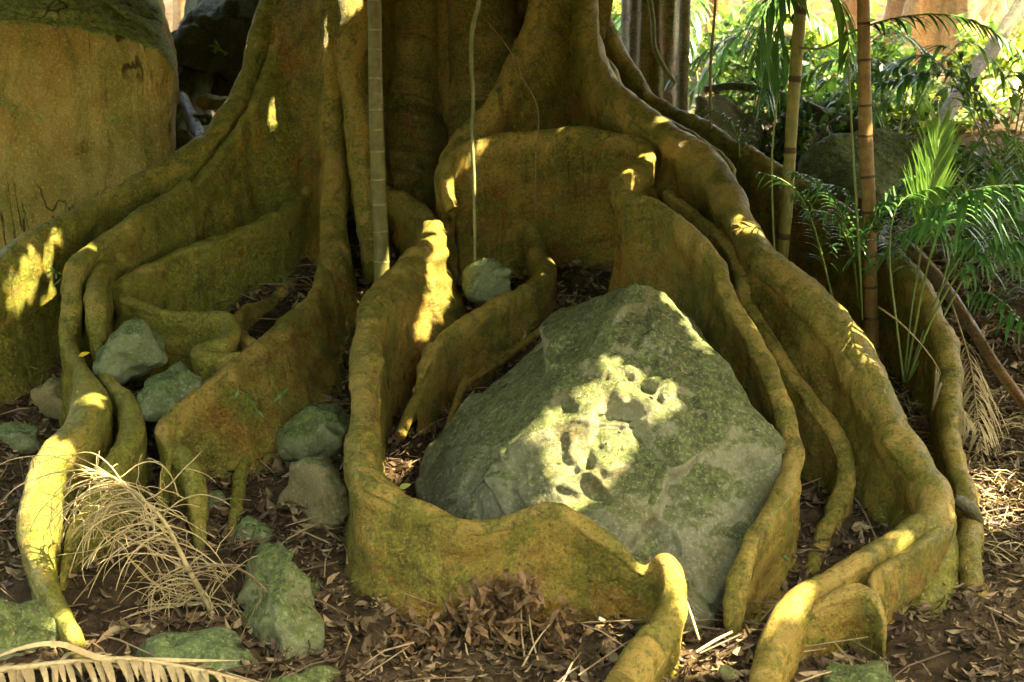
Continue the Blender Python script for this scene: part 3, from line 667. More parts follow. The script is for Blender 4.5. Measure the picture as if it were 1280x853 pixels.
p1 = empty('slender_palm', base_of((476,350,5.62), 0)); tag(p1, 'slim grey ringed palm stem standing against the fig trunk', 'palm')
ringed_stem(p1, [(462,-260,5.6,8),(467,-60,5.6,8),(469,80,5.6,8.5),(472,200,5.6,9),(476,300,5.6,9.5),(478,390,5.6,10)], M_PST1, M_RING, .11, seed=1)
p2 = empty('slender_palm', base_of((978,330,5.6), 0)); tag(p2, 'slim yellow green palm with drooping fronds just right of the thickest root', 'palm')
ringed_stem(p2, [(1006,-120,5.55,7),(1001,0,5.55,7),(996,70,5.55,7.4),(990,150,5.55,7.2),(984,250,5.55,7.5),(977,330,5.55,7.5),(974,400,5.55,8)], M_PST2, M_RINGD, .36, seed=2)
frond_parts(p2, [(1000,60,5.5),(1030,60,5.4),(1070,38,5.3),(1115,24,5.2),(1165,18,5.1),(1210,24,5.05),(1250,45,5.0),(1290,75,4.95)], 24, .16, .009, M_PALM, droop=.6, seed=3, t0=.3)
frond_parts(p2, [(1000,10,5.5),(985,-10,5.4),(965,0,5.3),(950,30,5.25),(943,75,5.2)], 20, .2, .010, M_PALM, droop=.8, seed=4)
frond_parts(p2, [(1002,0,5.55),(1020,-20,5.45),(1045,-5,5.4),(1058,35,5.35),(1062,80,5.3)], 16, .17, .009, M_PALMY, droop=.8, seed=5)
frond_parts(p2, [(998,40,5.55),(985,20,5.6),(972,30,5.65),(962,70,5.7),(958,120,5.7)], 16, .2, .009, M_PALM, droop=.8, seed=6)
p3 = empty('slender_palm', base_of((1089,410,5.3), 0)); tag(p3, 'upright orange brown ringed palm stem rising out of the palm seedlings', 'palm')
ringed_stem(p3, [(1080,-260,5.25,8.5),(1079,-60,5.25,7.4),(1080,60,5.25,7.6),(1082,160,5.25,8),(1086,260,5.25,8.4),(1089,400,5.25,9),(1090,450,5.25,11)], M_PST3, M_RINGD, .16, seed=3)

def seedling_palm(name, base, label, fr, **kw):
    e = empty(name, base); tag(e, label, 'palm', 'young palms among the right hand roots')
    for i, f in enumerate(fr): frond_parts(e, f[0], seed=kw.get('seed', 0)*20+i, **f[1])
    return e
# the big rosette
seedling_palm('palm_seedling', base_of((1132,480,4.85), 0), 'leafy palm seedling with glossy drooping fronds and one upright spear leaf at the right edge', [
    ([(1132,478,4.85),(1142,420,4.82),(1158,340,4.75),(1180,270,4.6),(1215,240,4.45),(1262,232,4.35),(1320,240,4.25)], dict(n=26, ll=.30, w=.010, droop=1.0, t0=.55, ang=62)),
    ([(1134,478,4.86),(1160,400,4.9),(1195,330,4.95),(1240,285,5.0),(1290,272,5.0),(1340,280,5.0)], dict(n=24, ll=.26, w=.009, droop=.9, t0=.5, ang=60)),
    ([(1130,478,4.86),(1138,400,4.95),(1150,320,5.0),(1160,260,5.0),(1168,215,5.0),(1175,165,5.0)], dict(n=44, ll=.40, w=.0055, mat=M_PALMY, droop=.03, ang=30, t0=.55, up=(.2, -1, .1), jitter=.05)),
    ([(1130,478,4.84),(1120,400,4.85),(1112,320,4.9),(1120,262,4.95),(1150,238,5.0),(1200,232,5.0)], dict(n=26, ll=.22, w=.008, droop=.8, t0=.45, ang=60)),
    ([(1134,478,4.86),(1185,385,5.0),(1230,290,5.2),(1255,200,5.3),(1268,130,5.35),(1290,90,5.3)], dict(n=24, ll=.30, w=.010, mat=M_PALMY, droop=.5, t0=.4)),
    ([(1134,478,4.86),(1170,380,5.1),(1200,270,5.3),(1215,190,5.4),(1245,165,5.4),(1300,190,5.4)], dict(n=24, ll=.26, w=.009, mat=M_PALMY, droop=.8, t0=.5, ang=58)),
    ([(1134,478,4.82),(1165,400,4.75),(1200,340,4.7),(1235,310,4.65),(1290,300,4.6)], dict(n=20, ll=.22, w=.008, droop=1.0, t0=.6, ang=60)),
], seed=1)
seedling_palm('palm_seedling', base_of((1075,385,5.5), 0), 'palm seedling with feathery arching fronds between the two ringed palm stems', [
    ([(1042,380,5.2),(1030,330,5.15),(1016,280,5.1),(1000,245,5.05),(978,225,5.0),(945,214,4.98)], dict(n=20, ll=.17, w=.0045, droop=.6, t0=.25, ang=65)),
    ([(1074,385,5.3),(1066,320,5.25),(1050,265,5.2),(1025,228,5.15),(985,212,5.1)], dict(n=24, ll=.2, w=.007, droop=.7, t0=.35, ang=60)),
    ([(1076,385,5.3),(1090,310,5.25),(1108,250,5.2),(1135,222,5.15),(1170,225,5.1)], dict(n=24, ll=.22, w=.008, droop=.8, t0=.3, ang=60)),
    ([(1076,385,5.5),(1078,300,5.5),(1065,250,5.5),(1040,232,5.5),(1000,240,5.5)], dict(n=24, ll=.22, w=.008, droop=.7, t0=.3, ang=60)),
    ([(1076,385,5.4),(1096,300,5.25),(1118,255,5.15),(1150,245,5.05),(1180,270,5.0)], dict(n=24, ll=.2, w=.008, droop=.9, t0=.35, ang=60)),
    ([(1076,385,5.35),(1100,330,5.2),(1130,290,5.1),(1160,280,5.0),(1190,300,4.95)], dict(n=20, ll=.18, w=.007, droop=.9, t0=.35, ang=60)),
    ([(1076,385,5.35),(1062,310,5.2),(1040,270,5.1),(1010,262,5.0)], dict(n=18, ll=.17, w=.006, droop=.8, t0=.3, ang=60)),
], seed=2)
seedling_palm('palm_seedling', base_of((1230,330,5.9), 0), 'dark leafy palm seedling behind the spear leaf at the far right', [
    ([(1230,330,5.9),(1225,270,5.9),(1205,225,5.9),(1165,215,5.9),(1120,235,5.9)], dict(n=24, ll=.25, w=.010, droop=.7, t0=.3)),
    ([(1232,330,5.9),(1240,260,5.9),(1255,210,5.8),(1290,180,5.8)], dict(n=22, ll=.28, w=.011, droop=.7, t0=.25)),
    ([(1232,330,5.9),(1250,280,5.7),(1275,250,5.5),(1310,245,5.4)], dict(n=22, ll=.28, w=.011, droop=.9, t0=.25)),
    ([(1228,330,5.9),(1200,280,5.8),(1180,255,5.7),(1150,250,5.6)], dict(n=20, ll=.22, w=.010, droop=.9, t0=.25)),
    ([(1228,330,5.9),(1215,270,5.7),(1230,220,5.6),(1260,205,5.5),(1300,215,5.4)], dict(n=22, ll=.26, w=.010, droop=.9, t0=.3)),
], seed=3)
seedling_palm('palm_seedling', base_of((1300,440,5.0), 0), 'palm seedling arching in from the right edge above the dry litter bank', [
    ([(1300,440,5.0),(1290,370,4.9),(1268,320,4.8),(1235,298,4.7),(1195,300,4.65)], dict(n=24, ll=.2, w=.008, droop=.9, t0=.3, ang=60)),
    ([(1300,440,5.0),(1300,380,4.9),(1290,330,4.8),(1268,300,4.7),(1240,290,4.6)], dict(n=22, ll=.2, w=.008, droop=.9, t0=.3, ang=60)),
    ([(1300,440,5.0),(1275,400,5.0),(1245,370,5.0),(1215,365,5.0)], dict(n=20, ll=.17, w=.007, droop=.9, t0=.3, ang=60)),
], seed=5)
seedling_palm('palm_seedling', base_of((915,215,6.3), 0), 'tiny feathery palm seedling on the mossy root ridge', [
    ([(925,205,6.15),(922,175,6.1),(912,150,6.05),(890,138,6.0),(868,140,6.0)], dict(n=18, ll=.15, w=.005, droop=.7, t0=.2)),
    ([(926,205,6.15),(930,180,6.15),(938,160,6.1),(955,152,6.1)], dict(n=14, ll=.12, w=.005, droop=.7, t0=.2)),
], seed=4)
# thin green shoots
for i, (rows, lb) in enumerate([([(1078,400,5.15,1.6),(1073,300,5.1,1.6),(1067,200,5.1,1.5),(1062,110,5.1,1.2),(1060,60,5.1,.8)], 'thin upright green shoot close beside the orange palm stem'),
                                ([(975,400,5.2,1.5),(968,320,5.2,1.5),(965,200,5.2,1.3),(972,120,5.2,1)], 'thin pale shoot left of the yellow green palm'),
                                ([(889,160,6.3,2),(888,90,6.3,1.9),(893,20,6.3,1.7),(896,-30,6.3,1.5)], 'thin dark sapling stem standing behind the mossy root ridge')]):
    C, s = resample([[*P(q[0], q[1], q[2]), q[3]*mpp(q[2])] for q in rows], .02); mb = MB(); mb.tube(C[:, :3], C[:, 3], 6)
    tag(mb.build('shoot', M_STEMG if i < 2 else M_TWIG), lb, 'shoot')
# dead frond hanging on the right root
e = empty('dead_palm_frond', P(1110,390,4.75)); tag(e, 'thin dried palm frond hanging over the outermost right root', 'palm frond')
frond_parts(e, [(1098,384,4.78),(1130,408,4.72),(1165,448,4.66),(1190,495,4.5),(1212,530,4.35)], 22, .13, .003, M_STRAWD, droop=.9, t0=.5, rmat=M_STRAWD, rach=.004, name='leaflets', seed=8)
e = empty('dead_palm_frond', P(1215,500,4.6)); tag(e, 'dried palm frond combing down the slope behind the outermost right root', 'palm frond')
frond_parts(e, [(1190,380,5.0),(1212,450,4.85),(1222,520,4.6),(1230,590,4.45)], 26, .22, .004, M_STRAWD, droop=.9, t0=.2, rmat=M_STRAWD, rach=.004, name='leaflets', seed=9)

def vine(rows, mat, label, name='hanging_vine', cat='vine', group='vines'):
    C, s = resample([[*P(q[0], q[1], q[2]), q[3]*mpp(q[2])] for q in rows], .015)
    C[:, 0] += .004*fbm(np.stack([s*5, s*0, s*0], 1), 1, 2); mb = MB(); mb.tube(C[:, :3], C[:, 3], 8)
    return tag(mb.build(name, mat), label, cat)
vine([(606,-80,5.6,2.6),(598,0,5.6,2.6),(590,35,5.6,2.8),(588,80,5.6,2.4),(591,120,5.6,2.3),(591,200,5.58,2.2),(594,280,5.56,2),(594,345,5.5,1.6)], M_VINE, 'pale vine hanging straight down in front of the fig trunk')
vine([(608,25,6.2,.8),(635,60,6.1,.9),(655,100,6.0,.9),(672,140,5.86,.9),(671,200,5.8,.8),(669,270,5.78,.8)], M_TWIG, 'hair thin dark vine trailing over the cup shaped root')
vine([(806,-40,8.2,3),(815,20,8.2,3),(818,60,8.2,2.8),(830,85,8.2,2.8),(845,105,8.2,2.5)], M_VINE, 'crooked vine stem beside the grey barked tree')

# slanting dead wood on the right bank
def stick(rows, mat, label, name='fallen_branch', cat='branch', uvm=True):
    C, s = resample([[*P(q[0], q[1], q[2]), q[3]*mpp(q[2])] for q in rows], .02)
    n = len(C); na = 20; T = norm(np.gradient(C[:, :3], axis=0)); a = np.linspace(0, 2*math.pi, na+1)
    u = norm(np.cross(T, [.1, .2, 1])); w = np.cross(T, u)
    rr = C[:, 3][:, None]*(1+.12*fbm(np.stack([np.repeat(s, na+1)*4, np.tile(np.cos(a), n), np.tile(np.sin(a), n)], 1), 1.5, 3).reshape(n, na+1))
    V = C[:, None, :3]+rr[..., None]*(np.cos(a)[None, :, None]*u[:, None]+np.sin(a)[None, :, None]*w[:, None])
    m = na+1; i = np.arange(n-1)[:, None]; j = np.arange(na)[None]; q = i*m+j
    F = np.stack([q, q+1, q+m+1, q+m], -1).reshape(-1, 4)
    cap = [(r0+k, r0+k+1, r0+na-1-k, r0+na-k) for r0 in (0, (n-1)*m) for k in range(na//2)]
    F = np.vstack([F, cap]); uv = np.stack([np.repeat(s, m), np.tile(a*.05, n)], 1)
    return tag(mk(name, V.reshape(-1, 3), F, mat, uv=uv), label, cat)
stick([(1085,290,5.9,6),(1130,305,5.7,7),(1165,340,5.5,8),(1205,395,5.2,8),(1240,450,4.95,7),(1290,520,4.7,7)], M_ROOTB, 'bare brown branch slanting down the bank at the right edge')
stick([(880,112,8.0,4),(920,108,8.0,5),(965,116,8.0,5),(1005,132,7.9,6),(1045,148,7.8,7),(1085,160,7.7,7)], M_LOGM, 'arched mossy fallen branch in the background left of the orange palm stem')
stick([(1022,140,7.85,7),(1026,156,7.85,8),(1032,180,7.8,8)], M_LOGM, 'broken branch stub under the arched mossy branch', 'branch_stub')
stick([(1150,205,8.6,8),(1185,140,8.9,9),(1215,92,9.1,9),(1250,48,9.3,9),(1300,-30,9.6,9)], M_LOGM, 'dark leaning trunk crossing the top right corner', 'leaning_trunk', 'tree trunk')
stick([(1228,660,3.98,3),(1222,650,3.98,8),(1212,636,3.96,9),(1200,627,3.95,9),(1193,622,3.95,5)], M_STONEB if False else M_LOGM, 'stub of broken palm sheath caught behind the thickest root', 'branch_stub')
stick([(228,120,7.9,6),(240,150,7.6,8),(255,190,7.1,9),(262,215,6.9,9)], M_LOGM, 'dead branch leaning in the dark gap beside the ochre boulder')
stick([(860,150,9.5,5),(900,60,10.5,8),(930,42,11,9),(1000,40,11.5,9)], M_LOGM, 'thick mossy log lying behind the thin straight tree', 'fallen_log', 'log')

# ------------------------------------------------------------------ background trees
def tree(px, y, wpx, label, mat, seed, lean=0.0, h=9, flare=.4, crown=True, name='forest_tree', nleaf=350, flutes=6, amp=.1):
    c = P(px, 200, y); z0 = float(G(c[0], y))-.15
    e = empty(name, (c[0], y, z0)); tag(e, label, 'tree', 'trees behind the fig')
    trunk_mesh('trunk', c[0], y, z0, z0+h, wpx/2*mpp(y), mat, e, flutes, amp, flare, seed, 90, 90, lean)
    if crown:
        r = np.random.default_rng(seed); n = nleaf*4; mb = MB()
        cc = np.array([c[0]+lean*h, y, z0+h]); q = r.normal(size=(n, 3))*np.array([1.3, 1.3, .8])
        A = rand_dirs(n, .6, r)*.11; Bv = norm(np.cross(A, rand_dirs(n, 1, r)))*.05
        mb.leaves(cc+q, A, Bv); 
        for k in range(7):
            d = rand_dirs(1, .5, r)[0]; d[2] = abs(d[2]); mb.tube([cc-[0, 0, .6], cc+d*.7, cc+d*1.8], [.05, .03, .01], 5, 1)
        mb.build('crown', [M_CANOPY, M_LOGM], e)
    return e
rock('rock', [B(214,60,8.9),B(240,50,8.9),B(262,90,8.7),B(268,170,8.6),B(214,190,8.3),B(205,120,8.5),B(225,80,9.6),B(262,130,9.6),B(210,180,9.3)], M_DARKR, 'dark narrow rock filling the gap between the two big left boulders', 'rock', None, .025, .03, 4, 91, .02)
tree(812, 9.0, 62, 'grey barked tree trunk right behind the fig', M_BARK2, 41, h=8, flare=.35, amp=.11, flutes=11)
tree(851, 8.4, 13, 'thin straight tree beside the grey barked trunk', M_BARK2, 42, h=7, flare=.3, amp=.04)
tree(1175, 14.5, 105, 'broad orange brown fluted tree in the right background', M_BARK3, 43, h=10, flare=.9, flutes=7, amp=.22)
tree(1248, 15.5, 70, 'orange brown tree behind the leaning trunk', M_BARK3, 44, h=10, flare=.7, amp=.2)
tree(930, 16, 16, 'pale pole like sapling in the centre background', M_BARK2, 45, h=8, amp=.05)
tree(972, 18, 22, 'dark slender background tree behind the drooping fronds', M_BARK2, 46, h=9, amp=.08)
tree(1060, 21, 30, 'background tree between the two palm stems', M_BARK3, 47, h=10, amp=.1)
tree(893, 24, 26, 'far tree seen above the mossy log', M_BARK3, 48, h=10, amp=.1)
tree(250, 17, 40, 'far tree glimpsed above the dark overhanging boulder', M_BARK3, 49, h=9)

def bush(px, py, y, w, h, label, mats, seed, n=900, ls=.05):
    r = np.random.default_rng(seed); m = mpp(y); c = P(px, py, y); g = float(G(c[0], y))
    e = empty('bush', (c[0], y, g)); tag(e, label, 'bush', 'bushes behind the fig')
    mb = MB(); nb = 16; tips = []
    sb = MB()
    for k in range(nb):
        d = r.normal(size=3)*np.array([w*m*.36, w*m*.3, h*m*.33]); tip = c+d; base = np.array([c[0]+r.normal()*.06, y+r.normal()*.06, g])
        mid = (base+tip)/2+r.normal(size=3)*.06; pts, _ = resample([base, mid, tip], .06); sb.tube(pts, np.linspace(.010, .003, len(pts)), 5); tips.append((pts, tip))
    for mi in range(len(mats)):
        k = n//len(mats); C = np.zeros((k, 3))
        for q in range(k):
            pts, tip = tips[r.integers(nb)]; b = pts[r.integers(len(pts)//2, len(pts))]; C[q] = b+r.normal(size=3)*np.array([w*m*.10, w*m*.10, h*m*.10])
        A = rand_dirs(k, .7, r)*(ls*r.uniform(.6, 1.3, k))[:, None]; Bv = norm(np.cross(A, np.array([0, 0, 1])+.6*r.normal(size=(k, 3))))*(np.linalg.norm(A, axis=1)*.38)[:, None]
        mb.leaves(C, A, Bv, mi)
    mb.build('foliage', mats, e); sb.build('stems', M_TWIG, e)
    return e
bush(1150,125,9.6,150,70,'sunlit leafy bush below the orange brown tree',[M_LEAF,M_LEAFY],51,900,.06)
bush(1075,120,9.2,110,80,'green bush behind the orange palm stem',[M_LEAFD,M_LEAF],52,800,.06)
bush(950,90,10,130,90,'leafy bush behind the yellow green palm',[M_LEAF,M_LEAFD],53,900,.065)
bush(1240,75,12,110,90,'bright bush beside the leaning trunk',[M_LEAFY,M_LEAF],54,700,.07)
bush(905,40,13,120,70,'bright yellow green bush above the mossy log',[M_LEAFY,M_LEAF],55,800,.08)
bush(1020,60,12.5,110,70,'mid green bush in the centre background',[M_LEAF,M_LEAFY],56,600,.08)
bush(765,25,12,50,60,'small bright bush seen between the fig and the grey barked tree',[M_LEAFY,M_LEAF],57,400,.07)
bush(1110,60,11.5,90,80,'bush in front of the orange brown tree on its left',[M_LEAF,M_LEAFD],58,600,.07)
bush(990,155,7.6,90,60,'low bush beside the arched mossy branch',[M_LEAFD,M_LEAF],59,500,.045)
bush(1210,200,6.8,120,50,'low dark ground bush right of the domed mossy boulder',[M_LEAFD,M_LEAF],60,500,.04)
def fan(px, py, y, label, seed, mat=M_PALM, n=6, L=.9):
    r = np.random.default_rng(seed); c = P(px, py, y); g = float(G(c[0], y)); e = empty('palm_seedling', (c[0], y, g)); tag(e, label, 'palm', 'young palms in the background')
    for k in range(n):
        a = k/n*6.28+r.uniform(-.3, .3); d = np.array([math.cos(a), math.sin(a), 0])
        top = np.array([c[0], y, g])+d*L*.5+np.array([0, 0, L*r.uniform(.6, .9)]); tip = np.array([c[0], y, g])+d*L*1.1+np.array([0, 0, L*r.uniform(.3, .6)])
        C = [np.array([c[0], y, g]), top, tip]
        inv = []
        for q in C:
            dd = q-CAM; f = dd@FW; inv.append((640+FPX*(dd@RT)/f, 426.5-FPX*(dd@UP)/f, q[1]))
        frond_parts(e, inv, 16, .28*L, .016*L, mat, droop=.6, seed=seed*10+k, t0=.3)
    return e
fan(1010,150,8.6,'background palm seedling left of the orange palm stem',61)
fan(880,70,11,'pale sunlit background palm behind the thin straight tree',62,M_PALM,7,1.1)
fan(1120,150,8.3,'background palm seedling behind the domed mossy boulder',63,M_PALMY,6,.8)
fan(1260,190,7.4,'background palm seedling at the right edge above the fronds',64,M_PALM,7,1.0)

# far forest as one mass
r = np.random.default_rng(77); mb = MB()
n = 16000; x = r.uniform(-16, 22, n); y = r.uniform(22, 40, n); z = G(x, y)+r.uniform(0, 6.5, n)
keep = fbm(np.stack([x, y*.5, z], 1), .55, 3)-.14 > 0
x, y, z = x[keep], y[keep], z[keep]; k = len(x)
A = rand_dirs(k, .7, r)*(.22*r.uniform(.6, 1.3, k))[:, None]; Bv = norm(np.cross(A, rand_dirs(k, 1, r)))*.1
mb.leaves(np.stack([x, y, z], 1), A, Bv)
tag(mb.build('far_forest', M_FAR), 'bright far forest foliage behind everything', 'foliage', None, 'stuff')

r = np.random.default_rng(78); mb = MB(); n = 15000
th = r.uniform(R(150), R(392), n); rad = r.uniform(8.5, 14, n); x = rad*np.cos(th); y = 3.5+rad*np.sin(th)
zt = np.where(np.cos(th) > .35, 5.5, 8.5); z = G(x, np.maximum(y, -5))+r.uniform(0, 1, n)**.8*zt
keep = fbm(np.stack([x, y, z], 1), .5, 3)+.12 > 0; x, y, z = x[keep], y[keep], z[keep]; k = len(x)
A = rand_dirs(k, .7, r)*(.34*r.uniform(.6, 1.3, k))[:, None]; Bv = norm(np.cross(A, rand_dirs(k, 1, r)))*.17
mb.leaves(np.stack([x, y, z], 1), A, Bv)
tag(mb.build('shade_foliage_ring', M_CANOPY), 'unseen ring of foliage added behind and beside the camera to cut side light', 'foliage', None, 'stuff')  # foliage added out of view so the root faces get less side light

# ------------------------------------------------------------------ dead things in front
e = empty('dead_branch', P(272,785,3.7)); tag(e, 'dry straw coloured branch with tangled curling twigs in front of the twisted left root', 'dead branch')
MC, ms = resample([[*P(278,795,3.72)],[*P(258,752,3.68)],[*P(236,712,3.64)],[*P(207,655,3.62)],[*P(182,628,3.62)],[*P(150,602,3.64)],[*P(118,585,3.68)]], .008)
mb = MB(); mb.tube(MC, np.linspace(.011, .0035, len(MC)), 8); mb.build('main_stem', M_STRAW, e)
r = np.random.default_rng(5)
for k in range(88):
    t = r.uniform(.12, 1.0); i = int(t*(len(MC)-1)); p = MC[i]; mb = MB()
    left = r.random() < .8
    L = r.uniform(.16, .38)*(1 if left else .75)
    a = R(r.uniform(120, 215)) if left else R(r.uniform(-60, 60))
    d = norm(np.array([math.cos(a), r.uniform(-.5, .35), math.sin(a)*.8+.15]))
    q = [p]; v = d.copy(); st = L/12
    curl = r.uniform(.06, .2); sw = r.normal(size=3)*.05
    for s_ in range(12):
        v = norm(v+np.array([0, 0, -curl])*(.5+s_/10)+sw+r.normal(size=3)*.05); q.append(q[-1]+v*st)
    q = np.array(q); q[:, 2] = np.maximum(q[:, 2], G(q[:, 0], q[:, 1])+.012)
    mb.tube(q, np.linspace(.0026, .0011, len(q)), 5)
    for _ in range(r.integers(1, 4)):
        i2 = r.integers(2, 9); w = norm(q[i2+1]-q[i2]+r.normal(size=3)*.5); z = [q[i2]]
        for s_ in range(7):
            w = norm(w+np.array([0, 0, -.12])+r.normal(size=3)*.12); z.append(z[-1]+w*st*.8)
        z = np.array(z); z[:, 2] = np.maximum(z[:, 2], G(z[:, 0], z[:, 1])+.012)
        mb.tube(z, np.linspace(.0017, .0008, len(z)), 4)
    mb.build('twig', M_STRAW if r.random() < .7 else M_STRAWD, e)
e = empty('dead_branch', P(330,800,3.62)); tag(e, 'wispy brown twigs trailing over the tall mossy stone', 'dead branch')
MC, ms = resample([[*P(235,715,3.6)],[*P(265,707,3.58)],[*P(300,712,3.56)],[*P(330,735,3.54)],[*P(350,770,3.52)],[*P(352,800,3.5)]], .01)
mb = MB(); mb.tube(MC, np.linspace(.004, .0015, len(MC)), 6); mb.build('main_stem', M_TWIG, e)
for k in range(24):
    i = int(r.uniform(.1, .95)*(len(MC)-1)); p = MC[i]; v = norm(np.array([r.uniform(-.6, .9), r.uniform(-.3, .1), r.uniform(-.6, .5)])); q = [p]
    for s_ in range(10): v = norm(v+np.array([0, 0, -.16])+r.normal(size=3)*.1); q.append(q[-1]+v*.022)
    mb = MB(); mb.tube(q, np.linspace(.0016, .0007, len(q)), 4); mb.build('twig', M_TWIG, e)

e = empty('dead_palm_frond', P(0,835,3.25)); tag(e, 'straw coloured dead palm frond lying along the bottom left edge', 'palm frond')
frond_parts(e, [(-60,842,3.26),(20,836,3.27),(90,828,3.28),(160,824,3.28),(230,834,3.27),(300,850,3.25),(350,868,3.22)], 46, .11, .009, M_STRAWD, droop=.8, ang=70, t0=.05, rmat=M_STRAW, rach=.012, name='leaflets', seed=12, jitter=.35)
mb = MB(); q, _ = resample([[*P(-20,828,3.24)],[*P(30,810,3.25)],[*P(75,806,3.27)],[*P(130,824,3.28)],[*P(210,826,3.28)],[*P(300,826,3.26)]], .02); mb.strip(q, norm(np.array([0, .8, .5])), .010*np.sin(np.linspace(.3, 3.1, len(q))), 0, .3); mb.build('dry_blade', M_STRAW, e)

e = empty('withered_plant', P(640,810,3.55)); tag(e, 'withered plant with curled brown leaves in front of the long wall root', 'dead plant')
r = np.random.default_rng(15)
stems = [[(640,862,3.42),(655,830,3.44),(672,800,3.46),(694,772,3.48)],[(660,850,3.45),(653,800,3.5),(652,760,3.52),(658,740,3.52)],[(676,840,3.44),(664,790,3.5),(660,750,3.52)],[(600,850,3.46),(585,820,3.48),(582,795,3.5),(592,770,3.5)],[(536,850,3.45),(508,822,3.46),(500,800,3.48)],[(538,850,3.46),(540,815,3.5),(545,790,3.5)],[(600,845,3.48),(618,805,3.52),(630,780,3.53)],[(590,840,3.5),(600,790,3.54),(595,755,3.55)],[(640,840,3.52),(640,780,3.57),(628,735,3.58)]]
for k, s_ in enumerate(stems):
    q, _ = resample([[*P(*a)] for a in s_], .02); mb = MB(); mb.tube(q, np.linspace(.004, .002, len(q)), 6); st = mb.build('stem', M_STRAW if k < 5 else M_TWIG, e)
    mb = MB(); tip = q[-1]; nn = 34
    C = tip+r.normal(size=(nn, 3))*np.array([.028, .022, .03])+np.array([0, 0, -.012]); A = rand_dirs(nn, 1, r); A[:, 2] -= .45; A = norm(A)*(r.uniform(.018, .036, nn))[:, None]
    Bv = norm(np.cross(A, rand_dirs(nn, 1, r)))*.0085; mb.leaves(C, A, Bv, 0, bend=.9); mb.build('leaf_cluster', M_DEADL, st)
mb = MB(); nn = 210
base = np.array([P(px, py, y) for px, py, y in [(585,775,3.58),(612,748,3.6),(640,740,3.6),(655,765,3.58),(690,790,3.52),(560,800,3.55),(520,800,3.56),(600,800,3.52),(630,790,3.54),(570,770,3.58),(645,800,3.5),(700,805,3.5)]])
C = base[r.integers(len(base), size=nn)]+r.normal(size=(nn, 3))*np.array([.03, .02, .03]); A = rand_dirs(nn, 1, r); A[:, 2] -= .5; A = norm(A)*(r.uniform(.018, .04, nn))[:, None]
Bv = norm(np.cross(A, rand_dirs(nn, 1, r)))*.009; mb.leaves(C, A, Bv, 0, bend=.9); mb.build('leaf_mass', M_DEADL, e)

# dry thatch on the right bank
r = np.random.default_rng(31); mb = MB(); nn = 2600
for k in range(nn):
    px = r.uniform(1195, 1320); py = r.uniform(480, 720); y = yground(px, py) if k < 0 else None
    x = r.uniform(1.35, 2.4); yy = r.uniform(3.9, 5.0)
    z = G(x, yy)+.01+r.uniform(0, .05)+np.clip(x-2, 0, 20)*.02; d = rand_dirs(1, .35, r)[0]*r.uniform(.02, .07)
    p = np.array([x, yy, z]); mb.tube([p-d, p+[0, 0, .01], p+d], [.0022, .0024, .001], 4, 0 if r.random() < .45 else 1)
tag(mb.build('dry_grass', [M_STRAW, M_LIT[0]], smooth=False), 'dry straw and needle litter on the right bank', 'dry litter', None, 'stuff')

# little climbers on the roots
def sprig(pts, label, seed, n=9, ls=.018, mat=M_LEAF):
    r = np.random.default_rng(seed); q, _ = resample([[*P(*a)] for a in pts], .01)
    e = empty('seedling', q[0]); tag(e, label, 'seedling', 'seedlings clinging to the roots')
    mb = MB(); mb.tube(q, .0012, 5); mb.build('stem', M_STEMG, e)
    mb = MB(); C = q[r.integers(len(q), size=n)]+r.normal(size=(n, 3))*.012; A = rand_dirs(n, 1, r); A[:, 1] = -abs(A[:, 1])*.4; A = norm(A)*(ls*r.uniform(.7, 1.3, n))[:, None]
    Bv = norm(np.cross(A, np.array([0, -1, .4])+.4*r.normal(size=(n, 3))))*ls*.28; mb.leaves(C+A, A, Bv); mb.build('leaves', mat, e)
sprig([(322,515,4.45),(312,500,4.42),(300,488,4.42)], 'small fern like sprig on the broad face of the tall plank root', 1)
sprig([(356,500,4.5),(352,490,4.45),(350,505,4.42)], 'two narrow green leaves on the plank root near the mossy stones', 2, 5, .02)
sprig([(985,640,3.88),(972,655,3.85),(960,668,3.84)], 'leafy sprig on the root right of the big boulder', 3, 14)
sprig([(975,700,3.84),(966,690,3.82),(962,712,3.81)], 'lower leafy sprig by the foot of the root right of the boulder', 4, 12)
sprig([(70,338,5.0),(64,334,4.98),(72,344,4.97)], 'dark green sprig on the sunlit flank of the outermost left root', 5, 7, .016)
sprig([(372,352,5.75),(352,346,5.7),(345,352,5.7)], 'little sprig in the shady corner behind the ribbon root', 6, 8)
sprig([(270,55,8.55),(276,60,8.5),(280,66,8.5)], 'bright green fern tuft on the dark overhanging boulder', 7, 12, .03, M_PALMY)
# single fallen leaves and the web
def leaf1(px, py, y, L, mat, label, seed):
    r = np.random.default_rng(seed); c = P(px, py, y); mb = MB(); A = np.array([[L, .2*L, .35*L]]); Bv = np.array([[-.2*L, .25*L, .35*L]]); mb.leaves(c[None], A, Bv, 0, .3)
    return tag(mb.build('fallen_leaf', mat), label, 'leaf')
leaf1(574,510,4.6,.018,M_YEL,'yellow fallen leaf on the litter left of the big boulder',1)
leaf1(506,608,3.95,.022,M_LEAFY,'yellow green fallen leaf inside the bend of the long wall root',2)
leaf1(105,443,4.6,.02,M_YEL,'ochre leaf stuck between the twisted root and the wedge of stone',3)
mb = MB()
A0 = P(856,748,3.5); 
for k in range(2):
    b = P(905+12*k, 790-5*k, 3.75); q = np.array([A0+[0, 0, .01*k], (A0+b)/2+[0, 0, -.012], b]); q, _ = resample(q, .02); mb.tube(q, .0002, 4)
q, _ = resample([[*P(854,752,3.5)],[*P(872,775,3.55)],[*P(890,772,3.6)],[*P(918,762,3.78)]], .01); mb.tube(q, .0005, 4)
tag(mb.build('spider_web', M_WEB), 'spider web strands between the sunlit root loop and the boulder', 'spider web')
